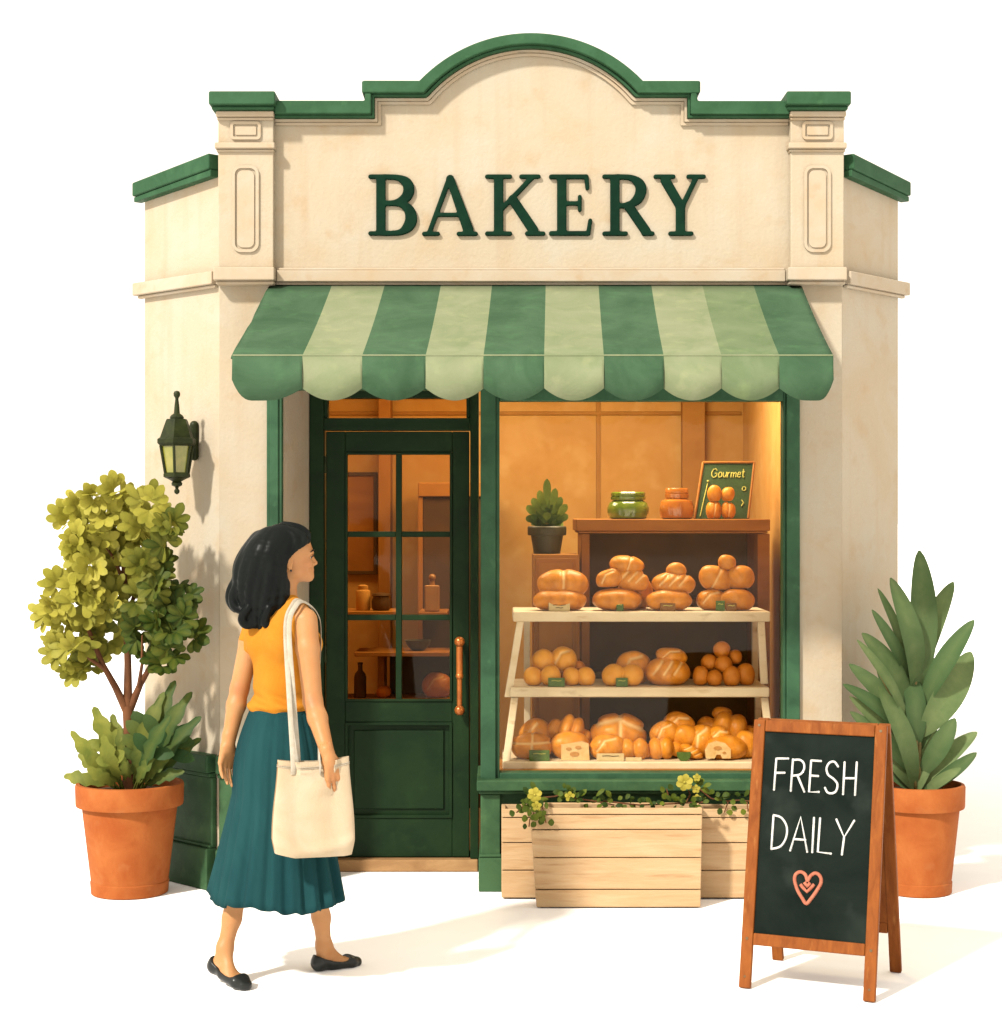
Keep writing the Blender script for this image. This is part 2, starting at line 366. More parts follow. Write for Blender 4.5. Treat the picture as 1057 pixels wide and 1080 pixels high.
# ---------------------------------------------------------------- implicit solids (surface nets)
class Field:
    def __init__(s, lo, hi, h):
        s.lo = np.array(lo, np.float32); s.h = h
        s.n = np.ceil((np.array(hi) - s.lo) / h).astype(int) + 1
        s.d = np.full(s.n, 10.0, np.float32)
    def block(s, lo, hi, pad):
        a = np.clip(np.floor((np.array(lo) - pad - s.lo) / s.h).astype(int), 0, s.n)
        b = np.clip(np.ceil((np.array(hi) + pad - s.lo) / s.h).astype(int) + 1, 0, s.n)
        if (b <= a).any(): return None, None
        sl = tuple(slice(i, j) for i, j in zip(a, b))
        g = np.meshgrid(*[s.lo[i] + s.h * np.arange(a[i], b[i], dtype=np.float32) for i in range(3)], indexing='ij')
        return sl, g
    def union(s, fn, lo, hi, k=.01):
        sl, g = s.block(lo, hi, k * 1.1 + 3 * s.h)
        if sl is None: return
        q = fn(*g); a = s.d[sl]
        hh = np.maximum(k - np.abs(a - q), 0) / k
        s.d[sl] = np.minimum(a, q) - hh * hh * k * .25
    def cut(s, fn, k=.004):
        sl, g = s.block(s.lo, s.lo + s.n * s.h, 0)
        q = -fn(*g); a = s.d
        hh = np.maximum(k - np.abs(a - q), 0) / k
        s.d = np.maximum(a, q) + hh * hh * k * .25
    def cone(s, a, b, ra, rb, k=.01):
        a = np.array(a, float); b = np.array(b, float); r = max(ra, rb)
        def fn(x, y, z):
            d = b - a; L = max(1e-9, float(d @ d))
            t = np.clip(((x - a[0]) * d[0] + (y - a[1]) * d[1] + (z - a[2]) * d[2]) / L, 0, 1)
            return np.sqrt((x - a[0] - t * d[0]) ** 2 + (y - a[1] - t * d[1]) ** 2 + (z - a[2] - t * d[2]) ** 2) - (ra + (rb - ra) * t)
        s.union(fn, np.minimum(a, b) - r, np.maximum(a, b) + r, k)
    def chain(s, pts, rad, k=.01):
        for i in range(len(pts) - 1): s.cone(pts[i], pts[i + 1], rad[i], rad[i + 1], k)
    def ell(s, c, r, R=None, k=.01):
        fn = ellip(c, r, R); m = max(r)
        ext = np.array([m] * 3) if R is not None else np.array(r)
        s.union(fn, np.array(c) - ext, np.array(c) + ext, k)
    def mesh(s):
        d = s.d.copy()
        for ax in range(3):
            sl = [slice(None)] * 3
            for e in (0, -1): sl[ax] = e; d[tuple(sl)] = np.maximum(d[tuple(sl)], s.h * .5)
        ins = d < 0
        cs = [(i, j, k) for i in (0, 1) for j in (0, 1) for k in (0, 1)]
        nx, ny, nz = d.shape
        def sub(a, c): return a[c[0]:nx - 1 + c[0], c[1]:ny - 1 + c[1], c[2]:nz - 1 + c[2]]
        cnt = np.zeros((nx - 1, ny - 1, nz - 1), np.int8)
        for c in cs: cnt += sub(ins, c)
        I, J, Kk = np.nonzero((cnt > 0) & (cnt < 8))
        acc = np.zeros((len(I), 3)); num = np.zeros(len(I))
        vals = {c: d[I + c[0], J + c[1], Kk + c[2]] for c in cs}
        for c in cs:
            for ax in range(3):
                if c[ax]: continue
                e = list(c); e[ax] = 1; e = tuple(e)
                a, b = vals[c], vals[e]; m = (a < 0) != (b < 0)
                t = np.where(m, a / np.where(m, a - b, 1), 0)
                p = np.array(c, float)[None, :].repeat(len(I), 0); p[:, ax] = t
                acc += p * m[:, None]; num += m
        V = (np.stack([I, J, Kk], 1) + acc / num[:, None]) * s.h + s.lo
        idx = np.full((nx - 1, ny - 1, nz - 1), -1, np.int64); idx[I, J, Kk] = np.arange(len(I))
        faces = []
        for ax in range(3):
            o1, o2 = (ax + 1) % 3, (ax + 2) % 3
            sa = [slice(None)] * 3; sb = [slice(None)] * 3
            sa[ax] = slice(0, -1); sb[ax] = slice(1, None)
            A = ins[tuple(sa)]; B = ins[tuple(sb)]
            g = np.argwhere(A != B)
            ok = (g[:, o1] > 0) & (g[:, o2] > 0) & (g[:, o1] < d.shape[o1] - 1) & (g[:, o2] < d.shape[o2] - 1)
            g = g[ok]
            def cell(d1, d2):
                q = g.copy(); q[:, o1] += d1; q[:, o2] += d2
                return idx[q[:, 0], q[:, 1], q[:, 2]]
            quad = np.stack([cell(-1, -1), cell(0, -1), cell(0, 0), cell(-1, 0)], 1)
            flip = ~A[g[:, 0], g[:, 1], g[:, 2]]
            quad[flip] = quad[flip][:, ::-1]
            faces.append(quad)
        return V, np.concatenate(faces)
def ellip(c, r, R=None):
    r = np.array(r, float)
    def fn(x, y, z):
        x = x - c[0]; y = y - c[1]; z = z - c[2]
        if R is not None:
            x, y, z = (R[0][0] * x + R[0][1] * y + R[0][2] * z, R[1][0] * x + R[1][1] * y + R[1][2] * z, R[2][0] * x + R[2][1] * y + R[2][2] * z)
        k0 = np.sqrt((x / r[0]) ** 2 + (y / r[1]) ** 2 + (z / r[2]) ** 2) + 1e-6
        k1 = np.sqrt((x / r[0] ** 2) ** 2 + (y / r[1] ** 2) ** 2 + (z / r[2] ** 2) ** 2) + 1e-6
        return k0 * (k0 - 1) / k1
    return fn
def axes(h, up=(0, 0, 1)):
    """rows: forward, side, up"""
    h = Vector(h).normalized(); sd = Vector(up).cross(h).normalized(); u = h.cross(sd)
    return [list(h), list(sd), list(u)]
def smooth_mesh(V, F, it=2):
    n = len(V)
    E = np.concatenate([F[:, [0, 1]], F[:, [1, 2]], F[:, [2, 3]], F[:, [3, 0]]])
    for _ in range(it):
        acc = np.zeros((n, 3)); c = np.zeros(n)
        np.add.at(acc, E[:, 0], V[E[:, 1]]); np.add.at(acc, E[:, 1], V[E[:, 0]])
        np.add.at(c, E[:, 0], 1); np.add.at(c, E[:, 1], 1)
        V = .4 * V + .6 * acc / c[:, None]
    return V
# ================================================================ the setting
g = MB(); g.add([(-150, -60, 0), (150, -60, 0), (150, 240, 0), (-150, 240, 0)], [(0, 1, 2, 3)])
tag(g.build('ground', M['ground'], base=(0, 0, 0)), kind='structure')

# ================================================================ bakery building
AL, BL = (X(232, 0), 0.0), (X(152, .42), .42)
AR, BR = (X(888, 0), 0.0), (X(948, .40), .40)
bld = thing('bakery_building', ((AL[0] + AR[0]) / 2, .05, 0),
            'cream plaster bakery shopfront with green trim and arched parapet', 'building')
def zz(py): return Z(py, 0)
def xx(px): return X(px, 0)
def arc(cx, cy, half, rise, x0, x1, n=36):
    """points in pixels along a circular arc through the chord end (half) and crown (rise)"""
    R = (half * half + rise * rise) / (2 * rise); yc = cy + rise - R   # cy = chord height (downwards)
    pts = []
    for i in range(n + 1):
        x = x0 + (x1 - x0) * i / n
        y = (cy - rise + R) - math.sqrt(max(0, R * R - (x - cx) ** 2)); pts.append((x, y))
    return pts
def pz(pts): return [(xx(a), zz(b)) for a, b in pts]

wall = MB()
outline = [(232, 938), (232, 124), (290, 124), (290, 117), (390, 117), (390, 95), (447, 95)] + \
          arc(560, 95, 113, 50, 449, 671) + [(673, 95), (730, 95), (730, 117), (831, 117), (831, 124), (888, 124), (888, 938),
          (843, 938), (843, 404), (282, 404), (282, 938)]
wall.prism(pz(outline), 0, .14)
wall.build('front_wall', M['plaster'], bld, bevel=.006)

# green coping that follows the parapet
cap = MB()
out = [(291, 124), (291, 110), (386, 110), (386, 101), (383, 101), (383, 89), (443, 89)] + arc(560, 89, 117, 50, 445, 675) + \
      [(677, 89), (737, 89), (737, 101), (734, 101), (734, 110), (831, 110), (831, 124), (727, 124), (727, 102), (672, 102)] + \
      arc(560, 102, 111, 51, 670, 450) + [(448, 102), (393, 102), (393, 124)]
cap.prism(pz([(291, 124), (291, 110), (386, 110), (386, 102.2), (393, 102.2), (393, 124)]), -.075, .20)
cap.prism(pz([(831, 124), (831, 110), (734, 110), (734, 102.2), (727, 102.2), (727, 124)]), -.075, .20)
cap.prism(pz([(383, 102), (383, 89), (443, 89), (448, 102)]), -.0755, .20)
cap.prism(pz([(737, 102), (737, 89), (677, 89), (672, 102)]), -.0755, .20)
ao, ai = pz(arc(560, 89, 117, 50, 443, 677)), pz(arc(560, 102, 112, 51, 448, 672))
for k in range(len(ao) - 1):
    a0, a1, b0, b1 = ao[k], ao[k + 1], ai[k], ai[k + 1]
    cap.add([(a0[0], -.0755, a0[1]), (a1[0], -.0755, a1[1]), (b1[0], -.0755, b1[1]), (b0[0], -.0755, b0[1]), (a0[0], .2, a0[1]), (a1[0], .2, a1[1]), (b1[0], .2, b1[1]), (b0[0], .2, b0[1])],
            [(0, 3, 2, 1), (0, 1, 5, 4), (3, 7, 6, 2), (4, 5, 6, 7)])
cap.weld(1e5)
cap.build('parapet_coping', M['cap'], bld, bevel=.008)
# a thinner dark lip below it and the cream bead under that
lip = MB()
def band(lo, hi, y0, y1, mb):
    o = [(291, 124 + lo), (393 + lo, 124 + lo), (393 + lo, 102 + lo), (448 + lo * .6, 102 + lo)] + arc(560, 102 + lo, 111 - lo * .6, 51, 451 + lo * .6, 669 - lo * .6) + \
        [(672 - lo * .6, 102 + lo), (727 - lo, 102 + lo), (727 - lo, 124 + lo), (831, 124 + lo)]
    i = [(291, 124 + hi), (393 + hi, 124 + hi), (393 + hi, 102 + hi), (448 + hi * .6, 102 + hi)] + arc(560, 102 + hi, 111 - hi * .6, 51, 451 + hi * .6, 669 - hi * .6) + \
        [(672 - hi * .6, 102 + hi), (727 - hi, 102 + hi), (727 - hi, 124 + hi), (831, 124 + hi)]
    mb.prism(pz(o) + pz(i)[::-1], y0, y1)
band(.3, 2.6, -.05, -.001, lip)
lip.build('coping_lip', M['cap'], bld, bevel=.003)
bead = MB(); band(6, 9, -.014, -.001, bead); band(3, 5.6, -.026, -.001, bead)
bead.build('parapet_moulding', M['plaster_trim'], bld, bevel=.004)

def rrect(x0, x1, y0, y1, r, n=5):
    pts = []
    for cx, cy, a0 in ((x1 - r, y0 + r, -90), (x1 - r, y1 - r, 0), (x0 + r, y1 - r, 90), (x0 + r, y0 + r, 180)):
        for i in range(n + 1):
            a = math.radians(a0 + 90 * i / n); pts.append((cx + r * math.cos(a), cy + r * math.sin(a)))
    return pts
def pilaster(x0, x1, flip):
    c = (x0 + x1) / 2
    p = MB()
    p.box(xx(x0), xx(x1), -.05, -.001, zz(284), zz(127))
    pl = p.build('pilaster', M['plaster'], bld, bevel=.005)
    q = MB(); q.box(xx(x0 - 7), xx(x1 + 4), -.13, .24, zz(117), zz(103))
    q.box(xx(x0 - 5), xx(x1 + 2), -.105, .22, zz(121), zz(117.1))
    k = q.build('pilaster_cap', M['cap'], pl, bevel=.007)
    r = MB(); r.box(xx(x0 - 1.5), xx(x1 + 1), -.085, .19, zz(127), zz(121.2)); r.box(xx(x0 - .8), xx(x1 + .5), -.07, .17, zz(130), zz(127.1))
    r.box(xx(x0 - 3), xx(x1 + 2), -.075, -.0005, zz(160), zz(153.5)); r.box(xx(x0 - 1.5), xx(x1 + 1), -.064, -.0006, zz(163), zz(160.1))
    r.build('pilaster_moulding', M['plaster_trim'], pl, bevel=.006)
    for (a, b, t, u, rad) in ((c - 16, c + 16, 131, 150, 4), (c - 14, c + 14, 177, 268, 9)):
        t_ = MB()
        o1 = pz(rrect(a, b, t, u, rad)); o2 = pz(rrect(a + 3, b - 3, t + 3, u - 3, max(1.5, rad - 2.5)))
        t_.ring(o1, o2, -.060, -.048)
        o3 = pz(rrect(a + 5, b - 5, t + 5, u - 5, max(1.2, rad - 3)))
        t_.prism(o3, -.056, -.048)
        t_.build('raised_panel', M['plaster_trim'], pl, bevel=.004)
    s = MB(); s.box(xx(x0 - 4), xx(x1 + 2), -.085, -.0007, zz(298), zz(284.1)); s.box(xx(x0 - 2), xx(x1 + 1), -.066, -.0007, zz(302), zz(298.1))
    s.build('string_course_block', M['plaster_trim'], pl, bevel=.007)
pilaster(232, 290, 0); pilaster(832, 888, 1)
sc = MB(); sc.box(xx(292.5), xx(827.5), -.035, -.001, zz(298), zz(286)); sc.box(xx(292.6), xx(827.4), -.022, -.001, zz(286), zz(283))
sc.build('string_course', M['plaster_trim'], bld, bevel=.005)

# splayed side walls
def wing(A, B, side):
    A = Vector((A[0], A[1], 0)); B = Vector((B[0], B[1], 0))
    u = (B - A).normalized(); L = (B - A).length
    nrm = Vector((u.y, -u.x, 0)) if side > 0 else Vector((-u.y, u.x, 0))
    Mx = Matrix(((u.x, -nrm.x, 0, A.x), (u.y, -nrm.y, 0, A.y), (0, 0, 1, 0), (0, 0, 0, 1)))   # local x along wall, y inwards
    zt = Z(184, 0)
    w = MB(); w.X = Mx
    w.hexa([(.004, .002, 0), (L, .002, 0), (L, .12, 0), (.004, .12, 0)], [(.004, .002, zt + .019), (L, .002, zt - .031), (L, .12, zt - .031), (.004, .12, zt + .019)])
    wl = w.build('side_wall', M['plaster'], bld, bevel=.005)
    c = MB(); c.X = Mx
    c.hexa([(.01, -.055, zt + .02), (L + .02, -.055, zt - .03), (L + .02, .2, zt - .03), (.01, .2, zt + .02)],
           [(.01, -.055, zt + .090), (L + .02, -.055, zt + .036), (L + .02, .2, zt + .036), (.01, .2, zt + .090)])
    c.build('side_coping', M['cap'], wl, bevel=.008)
    c = MB(); c.X = Mx
    c.hexa([(.01, -.045, zt - .012), (L + .018, -.045, zt - .055), (L + .018, .0, zt - .055), (.01, .0, zt - .012)],
           [(.01, -.045, zt + .019), (L + .018, -.045, zt - .031), (L + .018, .0, zt - .031), (.01, .0, zt + .019)])
    c.build('side_coping_lip', M['cap'], wl, bevel=.004)
    s = MB(); s.X = Mx
    s.box(.01, L + .04, -.04, .0, zz(300), zz(286)); s.box(.01, L + .02, -.024, 0, zz(303.5), zz(300.1))
    s.build('side_string_course', M['plaster_trim'], wl, bevel=.006)
    b = MB(); b.X = Mx
    b.box(.02, L + .012, -.03, .0, .19, .50)
    b.box(.02, L + .03, -.06, .0, 0, .185); b.box(.02, L + .02, -.044, 0, .185, .20)
    b.box(.02, L + .03, -.058, .0, .52, .60); b.box(.02, L + .02, -.044, .0, .50, .52)
    b.build('side_plinth', M['bulk'], wl, bevel=.007)
    return wl, Mx, L
wingL, MxL, LL = wing(AL, BL, -1)
wingR, MxR, LR = wing(AR, BR, 1)

# rear body of the building and its flat roof
rear = MB()
rear.box(BL[0], BL[0] + .12, BL[1] + .09, 3.2, 0, 3.1); rear.box(BR[0] - .12, BR[0], BR[1] + .09, 3.2, 0, 3.1)
rear.box(BL[0] + .12, BR[0] - .12, 3.08, 3.2, 0, 3.1)
rear.build('rear_wall', M['plaster'], bld)
rf = MB(); rf.slab([(AL[0] + .02, .141), (AR[0] - .02, .141), (BR[0] - .125, .55), (BR[0] - .125, 3.07), (BL[0] + .125, 3.07), (BL[0] + .125, .55)], 2.92, 3.0)
rf.build('flat_roof', M['floor'], bld)

# pier plinths
for a, b in ((232, 280), (845, 888)):
    p = MB(); p.box(xx(a), xx(b), -.03, -.001, .19, .50); p.box(xx(a) - .012, xx(b) + .004, -.06, -.001, 0, .185)
    p.box(xx(a) - .006, xx(b) + .002, -.044, -.001, .185, .20)
    p.box(xx(a) - .012, xx(b) + .004, -.058, -.001, .52, .60); p.box(xx(a) - .006, xx(b) + .002, -.044, -.001, .50, .52)
    p.build('pier_plinth', M['bulk'], bld, bevel=.007)

# ---- shop room
TOP = zz(404)
room = MB(); room.box(-1.36, 1.46, 2.40, 2.5, .0, 2.7)
room.box(1.40, 1.46, .142, 2.399, .0, 2.7); room.box(-1.36, -1.30, .60, 2.399, 0, 2.7)
room.build('interior_wall', M['orange_wall'], bld)
seams = MB()
seams.box(.55, .575, 2.392, 2.3995, .06, 2.6); seams.box(-1.2, 1.39, 2.390, 2.3985, 2.24, 2.262)
seams.box(1.04, 1.17, 2.30, 2.389, .06, 2.7)
seams.build('wall_batten', mat('ochre_batten', (.46, .22, .05, 1), (.38, .17, .035, 1), rough=.8), bld, bevel=.004)
fl = MB(); fl.box(-1.30, 1.40, .47, 2.399, .0, .058); fl.build('shop_floor', M['floor'], bld)
ce = MB(); ce.box(-1.36, 1.46, .142, 2.5, 2.701, 2.76); ce.build('shop_ceiling', M['orange_wall'], bld)

# ---- door recess
rv = MB()
rv.hexa([(X(298, .02), .02, 0), (X(327, .42), .42, 0), (X(327, .42) - .06, .42, 0), (X(298, .02) - .06, .06, 0)][::-1],
        [(X(298, .02), .02, 2.3), (X(327, .42), .42, 2.3), (X(327, .42) - .06, .42, 2.3), (X(298, .02) - .06, .06, 2.3)][::-1])
rv.build('recess_wall', M['plaster'], bld)
sf = MB(); sf.box(X(298, 0) - .1, xx(510), .142, .48, TOP + .02, TOP + .06); sf.build('recess_soffit', M['plaster'], bld)
lw = MB(); lw.box(-1.30, X(327, .42) - .058, .50, .60, 0, 2.7); lw.build('recess_side_wall', M['orange_wall'], bld)
st = MB(); st.box(X(327, .40) - .03, X(500, .40) + .02, .385, .62, 0, .058)
st.build('threshold', M['step'], bld, bevel=.008)
post = MB(); post.box(xx(282), xx(298), -.022, .06, 0, TOP); post.box(xx(285.5), xx(294.5), -.032, -.0221, .2, TOP)
post.build('door_post', M['green'], bld, bevel=.004)

DY = .42
dx = lambda p: X(p, DY); dz = lambda p: Z(p, DY)
fr = MB()
fr.box(dx(327), dx(342), .40, .50, .0585, 2.3); fr.box(dx(496), dx(505), .40, .50, .0585, 2.3)
fr.box(dx(342), dx(496), .401, .499, dz(454), dz(441))      # rail between door and transom
fr.box(dx(342), dx(496), .401, .499, dz(420), 2.3)
fr.box(dx(342), dx(346), .412, .49, dz(441), dz(420)); fr.box(dx(492), dx(496), .412, .49, dz(441), dz(420))
dfr = fr.build('door_frame', M['door'], bld, bevel=.004)
tg = MB(); tg.box(dx(346), dx(492), .45, .456, dz(441), dz(420)); tg.build('transom_glass', M['glass_door'], dfr)

dl = MB(); zb = .062; y0, y1 = .43, .475
dl.box(dx(343.5), dx(364), y0, y1, zb, dz(455)); dl.box(dx(477), dx(495), y0, y1, zb, dz(455))
dl.box(dx(364), dx(477), y0 + .0004, y1 - .0004, dz(477), dz(455)); dl.box(dx(364), dx(477), y0 + .0004, y1 - .0004, dz(762), dz(740))
dl.box(dx(364), dx(477), y0 + .0004, y1 - .0004, zb, dz(863))
dl.box(dx(364), dx(477), y0 + .022, y1 - .004, dz(863), dz(762))
dl.box(dx(373), dx(468), y0 + .012, y0 + .0215, dz(854), dz(771))                 # raised field of the lower panel
for px in (420.5,): dl.box(dx(px - 3.2), dx(px + 3.2), y0 + .006, y1 - .012, dz(740), dz(477))
for py in (563.5, 651.5):
    dl.box(dx(364), dx(420.5 - 3.25), y0 + .0065, y1 - .0125, dz(py + 3), dz(py - 3)); dl.box(dx(420.5 + 3.25), dx(477), y0 + .0065, y1 - .0125, dz(py + 3), dz(py - 3))
door = dl.build('door', M['door'], bld, bevel=.004)
bd = MB()       # beads round glass and lower panel
for (a, b, t, u, w) in ((364, 477, 477, 740, 2.6), (364, 477, 762, 863, 3)):
    bd.ring([(dx(p), dz(q)) for p, q in ((a, u), (b, u), (b, t), (a, t))], [(dx(p), dz(q)) for p, q in ((a + w, u - w), (b - w, u - w), (b - w, t + w), (a + w, t + w))], y0 - .007, y0 + .014)
bd.build('door_bead', M['door'], door, bevel=.002)
gl = MB(); gl.box(dx(364.5), dx(476.5), .452, .457, dz(739.5), dz(477.5)); gl.build('door_pane', M['glass_door'], door)
hd = MB(); hx = dx(485)
hd.tube([(hx, y0 - .055, dz(681)), (hx, y0 - .055, dz(745))], [.012, .0125], 14)
hd.tube([(hx, y0 - .055, dz(712)), (hx, y0 - .055, dz(681))], [.0155, .0155], 14)
for py in (676, 748): hd.ball((hx, y0 - .055, dz(py)), .024, 8); hd.tube([(hx, y0 - .05, dz(py)), (hx, y0 + .001, dz(py))], [.012, .016], 12)
hd.ball((hx, y0 - .058, dz(712)), .018, 7)
hd.build('door_handle', M['copper'], door, bevel=0)
for py in (490, 690, 850):
    hi = MB(); hi.tube([(dx(343), y0 - .006, dz(py + 9)), (dx(343), y0 - .006, dz(py - 9))], .008, 10); hi.build('door_hinge', M['iron'], door)

# ---- display window
wf = MB()
wf.box(xx(507), xx(523), -.022, .09, Z(832, 0) + .001, TOP); wf.box(xx(523), xx(527), -.006, .08, Z(832, 0) + .001, TOP)
wf.box(xx(829), xx(843), -.022, .09, Z(832, 0) + .001, TOP); wf.box(xx(826), xx(829), -.006, .08, Z(832, 0) + .001, TOP)
wf.box(xx(527), xx(826), -.012, .08, zz(423), TOP); wf.box(xx(298.5), xx(507), -.010, .08, zz(411), TOP)
wf.box(xx(527), xx(826), -.010, .08, Z(832, 0) + .001, zz(815))
wfo = wf.build('display_window', M['green'], bld, bevel=.004)
wg = MB(); wg.box(xx(526.5), xx(826.5), .045, .051, zz(815.5), zz(422.5)); wg.build('window_pane', M['glass'], wfo)
sg = MB(); sg.box(xx(509) , xx(509) + .005, .09, .40, zz(815), TOP); sg.build('side_pane', M['glass'], wfo)
si = MB(); si.box(xx(503), xx(843), -.075, .10, zz(832), zz(820.5)); si.box(xx(505), xx(843), -.05, -.001, zz(836), zz(832.1))
si.box(xx(503), xx(516), .1001, .40, zz(832), zz(820.5))
si.build('window_sill', M['bulk'], wfo, bevel=.007)
bk = MB(); bk.box(xx(510), xx(843), .0, .10, 0, zz(836.2)); bk.box(xx(510), xx(520), .1001, .40, 0, zz(833))
bk.box(xx(507), xx(528), -.035, .0, 0, zz(836.5)); bk.box(xx(505), xx(530), -.055, -.0001, 0, .15); bk.box(xx(505.5), xx(529), -.046, -.0001, .15, .165)
bk.box(xx(505), xx(509.9), .0, .40, 0, .15); bk.box(xx(530.1), xx(843), -.03, -.0001, 0, .14)
bk.ring([(xx(a), zz(b)) for a, b in ((545, 892), (830, 892), (830, 850), (545, 850))], [(xx(a), zz(b)) for a, b in ((551, 886), (824, 886), (824, 856), (551, 856))], -.012, -.0001)
bk.build('window_bulkhead', M['bulk'], bld, bevel=.006)
pf = MB(); pf.box(xx(520), 1.399, .101, .64, .058, Z(812, .17)); pf.build('display_platform', M['amber_wood'], bld, bevel=.004)

# ================================================================ BAKERY sign
def letter_field(strokes, th, y0, y1):
    pts = np.array([(p[0], p[1]) for s in strokes for p in s[:2]])
    lo = pts.min(0) - 9; hi = pts.max(0) + 9
    h = .0036
    a = np.array([xx(lo[0]), y0 - .012, zz(hi[1])]); b = np.array([xx(hi[0]), y1 + .012, zz(lo[1])])
    f = Field(a, b, h); s = 1 / 237.0
    F2 = Field((a[0], 0, a[2]), (b[0], h, b[2]), h)
    for (p, q, ra, rb) in strokes:
        F2.cone((xx(p[0]), 0, zz(p[1])), (xx(q[0]), 0, zz(q[1])), ra * s, rb * s, .004)
    d2 = F2.d[:, :1, :]
    yy = (a[1] + h * np.arange(f.n[1]))[None, :, None]
    dy = np.abs(yy - (y0 + y1) / 2) - (y1 - y0) / 2
    n0 = min(d2.shape[0], f.n[0]); n2 = min(d2.shape[2], f.n[2])
    f.d[:] = 1; f.d[:n0, :, :n2] = np.maximum(d2[:n0, :, :n2], dy)
    return f.mesh()
def poly(pts):
    P_ = np.array(pts, float); out = []
    for k in range(len(P_) - 1):
        p0, p1, p2, p3 = P_[max(k - 1, 0)], P_[k], P_[k + 1], P_[min(k + 2, len(P_) - 1)]
        for t in np.linspace(0, 1, 6)[:-1]:
            out.append(.5 * (2 * p1 + (p2 - p0) * t + (2 * p0 - 5 * p1 + 4 * p2 - p3) * t * t + (3 * p1 - p0 - 3 * p2 + p3) * t ** 3))
    out.append(P_[-1]); pts = [tuple(p) for p in out]
    return [((a[0], a[1]), (b[0], b[1]), a[2], b[2]) for a, b in zip(pts[:-1], pts[1:])]
LET = {
 'B': [((402, 191), (402, 243), 5, 5), ((391, 186.8), (405, 186.8), 2.4, 2.4), ((391, 246.6), (405, 246.6), 2.4, 2.4)] +
      poly([(405, 187, 2.6), (420, 188, 3), (429, 193, 5), (431.5, 201, 5.6), (428, 209, 5), (418, 214, 3), (405, 215, 2.4)]) +
      poly([(405, 215, 2.4), (422, 215.5, 3), (431, 221, 5), (434, 230.5, 6), (431, 239, 5.5), (422, 245.5, 3), (405, 246.6, 2.6)]),
 'A': [((474, 189), (453, 246), 2.8, 2.6), ((475, 189), (494, 242.5), 4.2, 5.6), ((461, 227), (488, 227), 2.3, 2.3),
       ((447.5, 247), (462, 247), 2.3, 2.3), ((484, 247), (502, 247), 2.3, 2.3)],
 'K': [((526, 191), (526, 243), 5, 5), ((514, 186.8), (538, 186.8), 2.4, 2.4), ((514, 246.8), (538, 246.8), 2.4, 2.4),
       ((561, 188), (530, 220), 2.7, 2.7), ((541, 211), (562.5, 243), 5, 5.4), ((550, 186.8), (568, 186.8), 2.4, 2.4), ((556, 246.8), (573, 246.8), 2.4, 2.4)],
 'E': [((592.5, 191), (592.5, 243), 5, 5), ((581.5, 187), (618, 187), 2.6, 2.6), ((581.5, 246.6), (620, 246.6), 2.6, 2.6), ((592, 215), (611, 215), 2.4, 2.4),
       ((618.5, 187), (619.5, 199), 2.4, 2.2), ((620.5, 246.5), (622.5, 233), 2.4, 2.2), ((611.5, 208), (611.5, 222), 2.1, 2.1)],
 'R': [((648.5, 191), (648.5, 243), 5, 5), ((637.5, 186.8), (652, 186.8), 2.4, 2.4), ((637.5, 246.8), (660, 246.8), 2.4, 2.4)] +
      poly([(650, 187, 2.6), (665, 188, 3), (674, 194, 5), (676, 202, 5.5), (672, 211, 5), (663, 216.5, 3), (650, 217.5, 2.4)]) +
      [((663, 218), (681, 244), 5, 5.2), ((679, 246.8), (688, 246.8), 2.4, 2.4)],
 'Y': [((702, 191.5), (717.5, 218), 5.2, 5), ((734, 188), (719, 219), 2.7, 2.8), ((717.5, 218), (717.5, 243), 5, 5),
       ((691.5, 186.8), (710, 186.8), 2.4, 2.4), ((726, 186.8), (742, 186.8), 2.4, 2.4), ((707, 246.8), (729, 246.8), 2.4, 2.4)]}
sign = thing('shop_sign', (xx(565), -.015, zz(249)), 'raised dark green serif letters reading BAKERY on the cream parapet', 'sign')
for ch in 'BAKERY':
    V, F = letter_field(LET[ch], 0, -.017, .0)
    V = smooth_mesh(V, F, 1)
    link('sign_letter', V, F, M['letter'], sign, angle=50)

# ================================================================ awning
aw = thing('awning', (xx(565), -.4, zz(421)), 'green striped canvas awning with scalloped valance over the shopfront', 'awning')
FY = -.92
ex = [245, 319, 382, 449, 510, 574, 637, 700, 761, 822, 879]
SK = 'DLDLDLDLMD'
smat = {'D': 0, 'L': 1, 'M': 2}
AM = [M['awn_d'], M['awn_l'], M['awn_m']]
topx = [285 + (845 - 285) * (e - 245) / (879 - 245) for e in ex]
zt, zf, zv, zs = zz(300.5), Z(375, FY), Z(409.5, FY), Z(422.5, FY)
cv = MB(); NS = 8
for i in range(10):
    cv.m = smat[SK[i]]
    n = 8
    for a in range(n):
        u0, u1 = a / n, (a + 1) / n
        xa0, xa1 = [X(topx[i] + (topx[i + 1] - topx[i]) * u, 0) for u in (u0, u1)]
        xb0, xb1 = [X(ex[i] + (ex[i + 1] - ex[i]) * u, FY) for u in (u0, u1)]
        for r in range(NS):
            t0, t1 = r / NS, (r + 1) / NS
            def pt(xa, xb, t):
                return (xa + (xb - xa) * t, -.004 + (FY + .004) * t, zt + (zf - zt) * t - .012 * math.sin(math.pi * t))
            cv.add([pt(xa0, xb0, t0), pt(xa0, xb0, t1), pt(xa1, xb1, t1), pt(xa1, xb1, t0)], [(0, 1, 2, 3)])
def side_panel(mb, px_t, px_b):
    mb.m = 0; n = 10
    top = [(X(px_t, 0) + (X(px_b, FY) - X(px_t, 0)) * t, -.004 + (FY + .004) * t, zt + (zf - zt) * t - .012 * math.sin(math.pi * t)) for t in [i / n for i in range(n + 1)]]
    for a, b in zip(top[:-1], top[1:]):
        mb.add([a, b, (b[0], b[1], zf - .012), (a[0], a[1], zf - .012)], [(0, 1, 2, 3)])
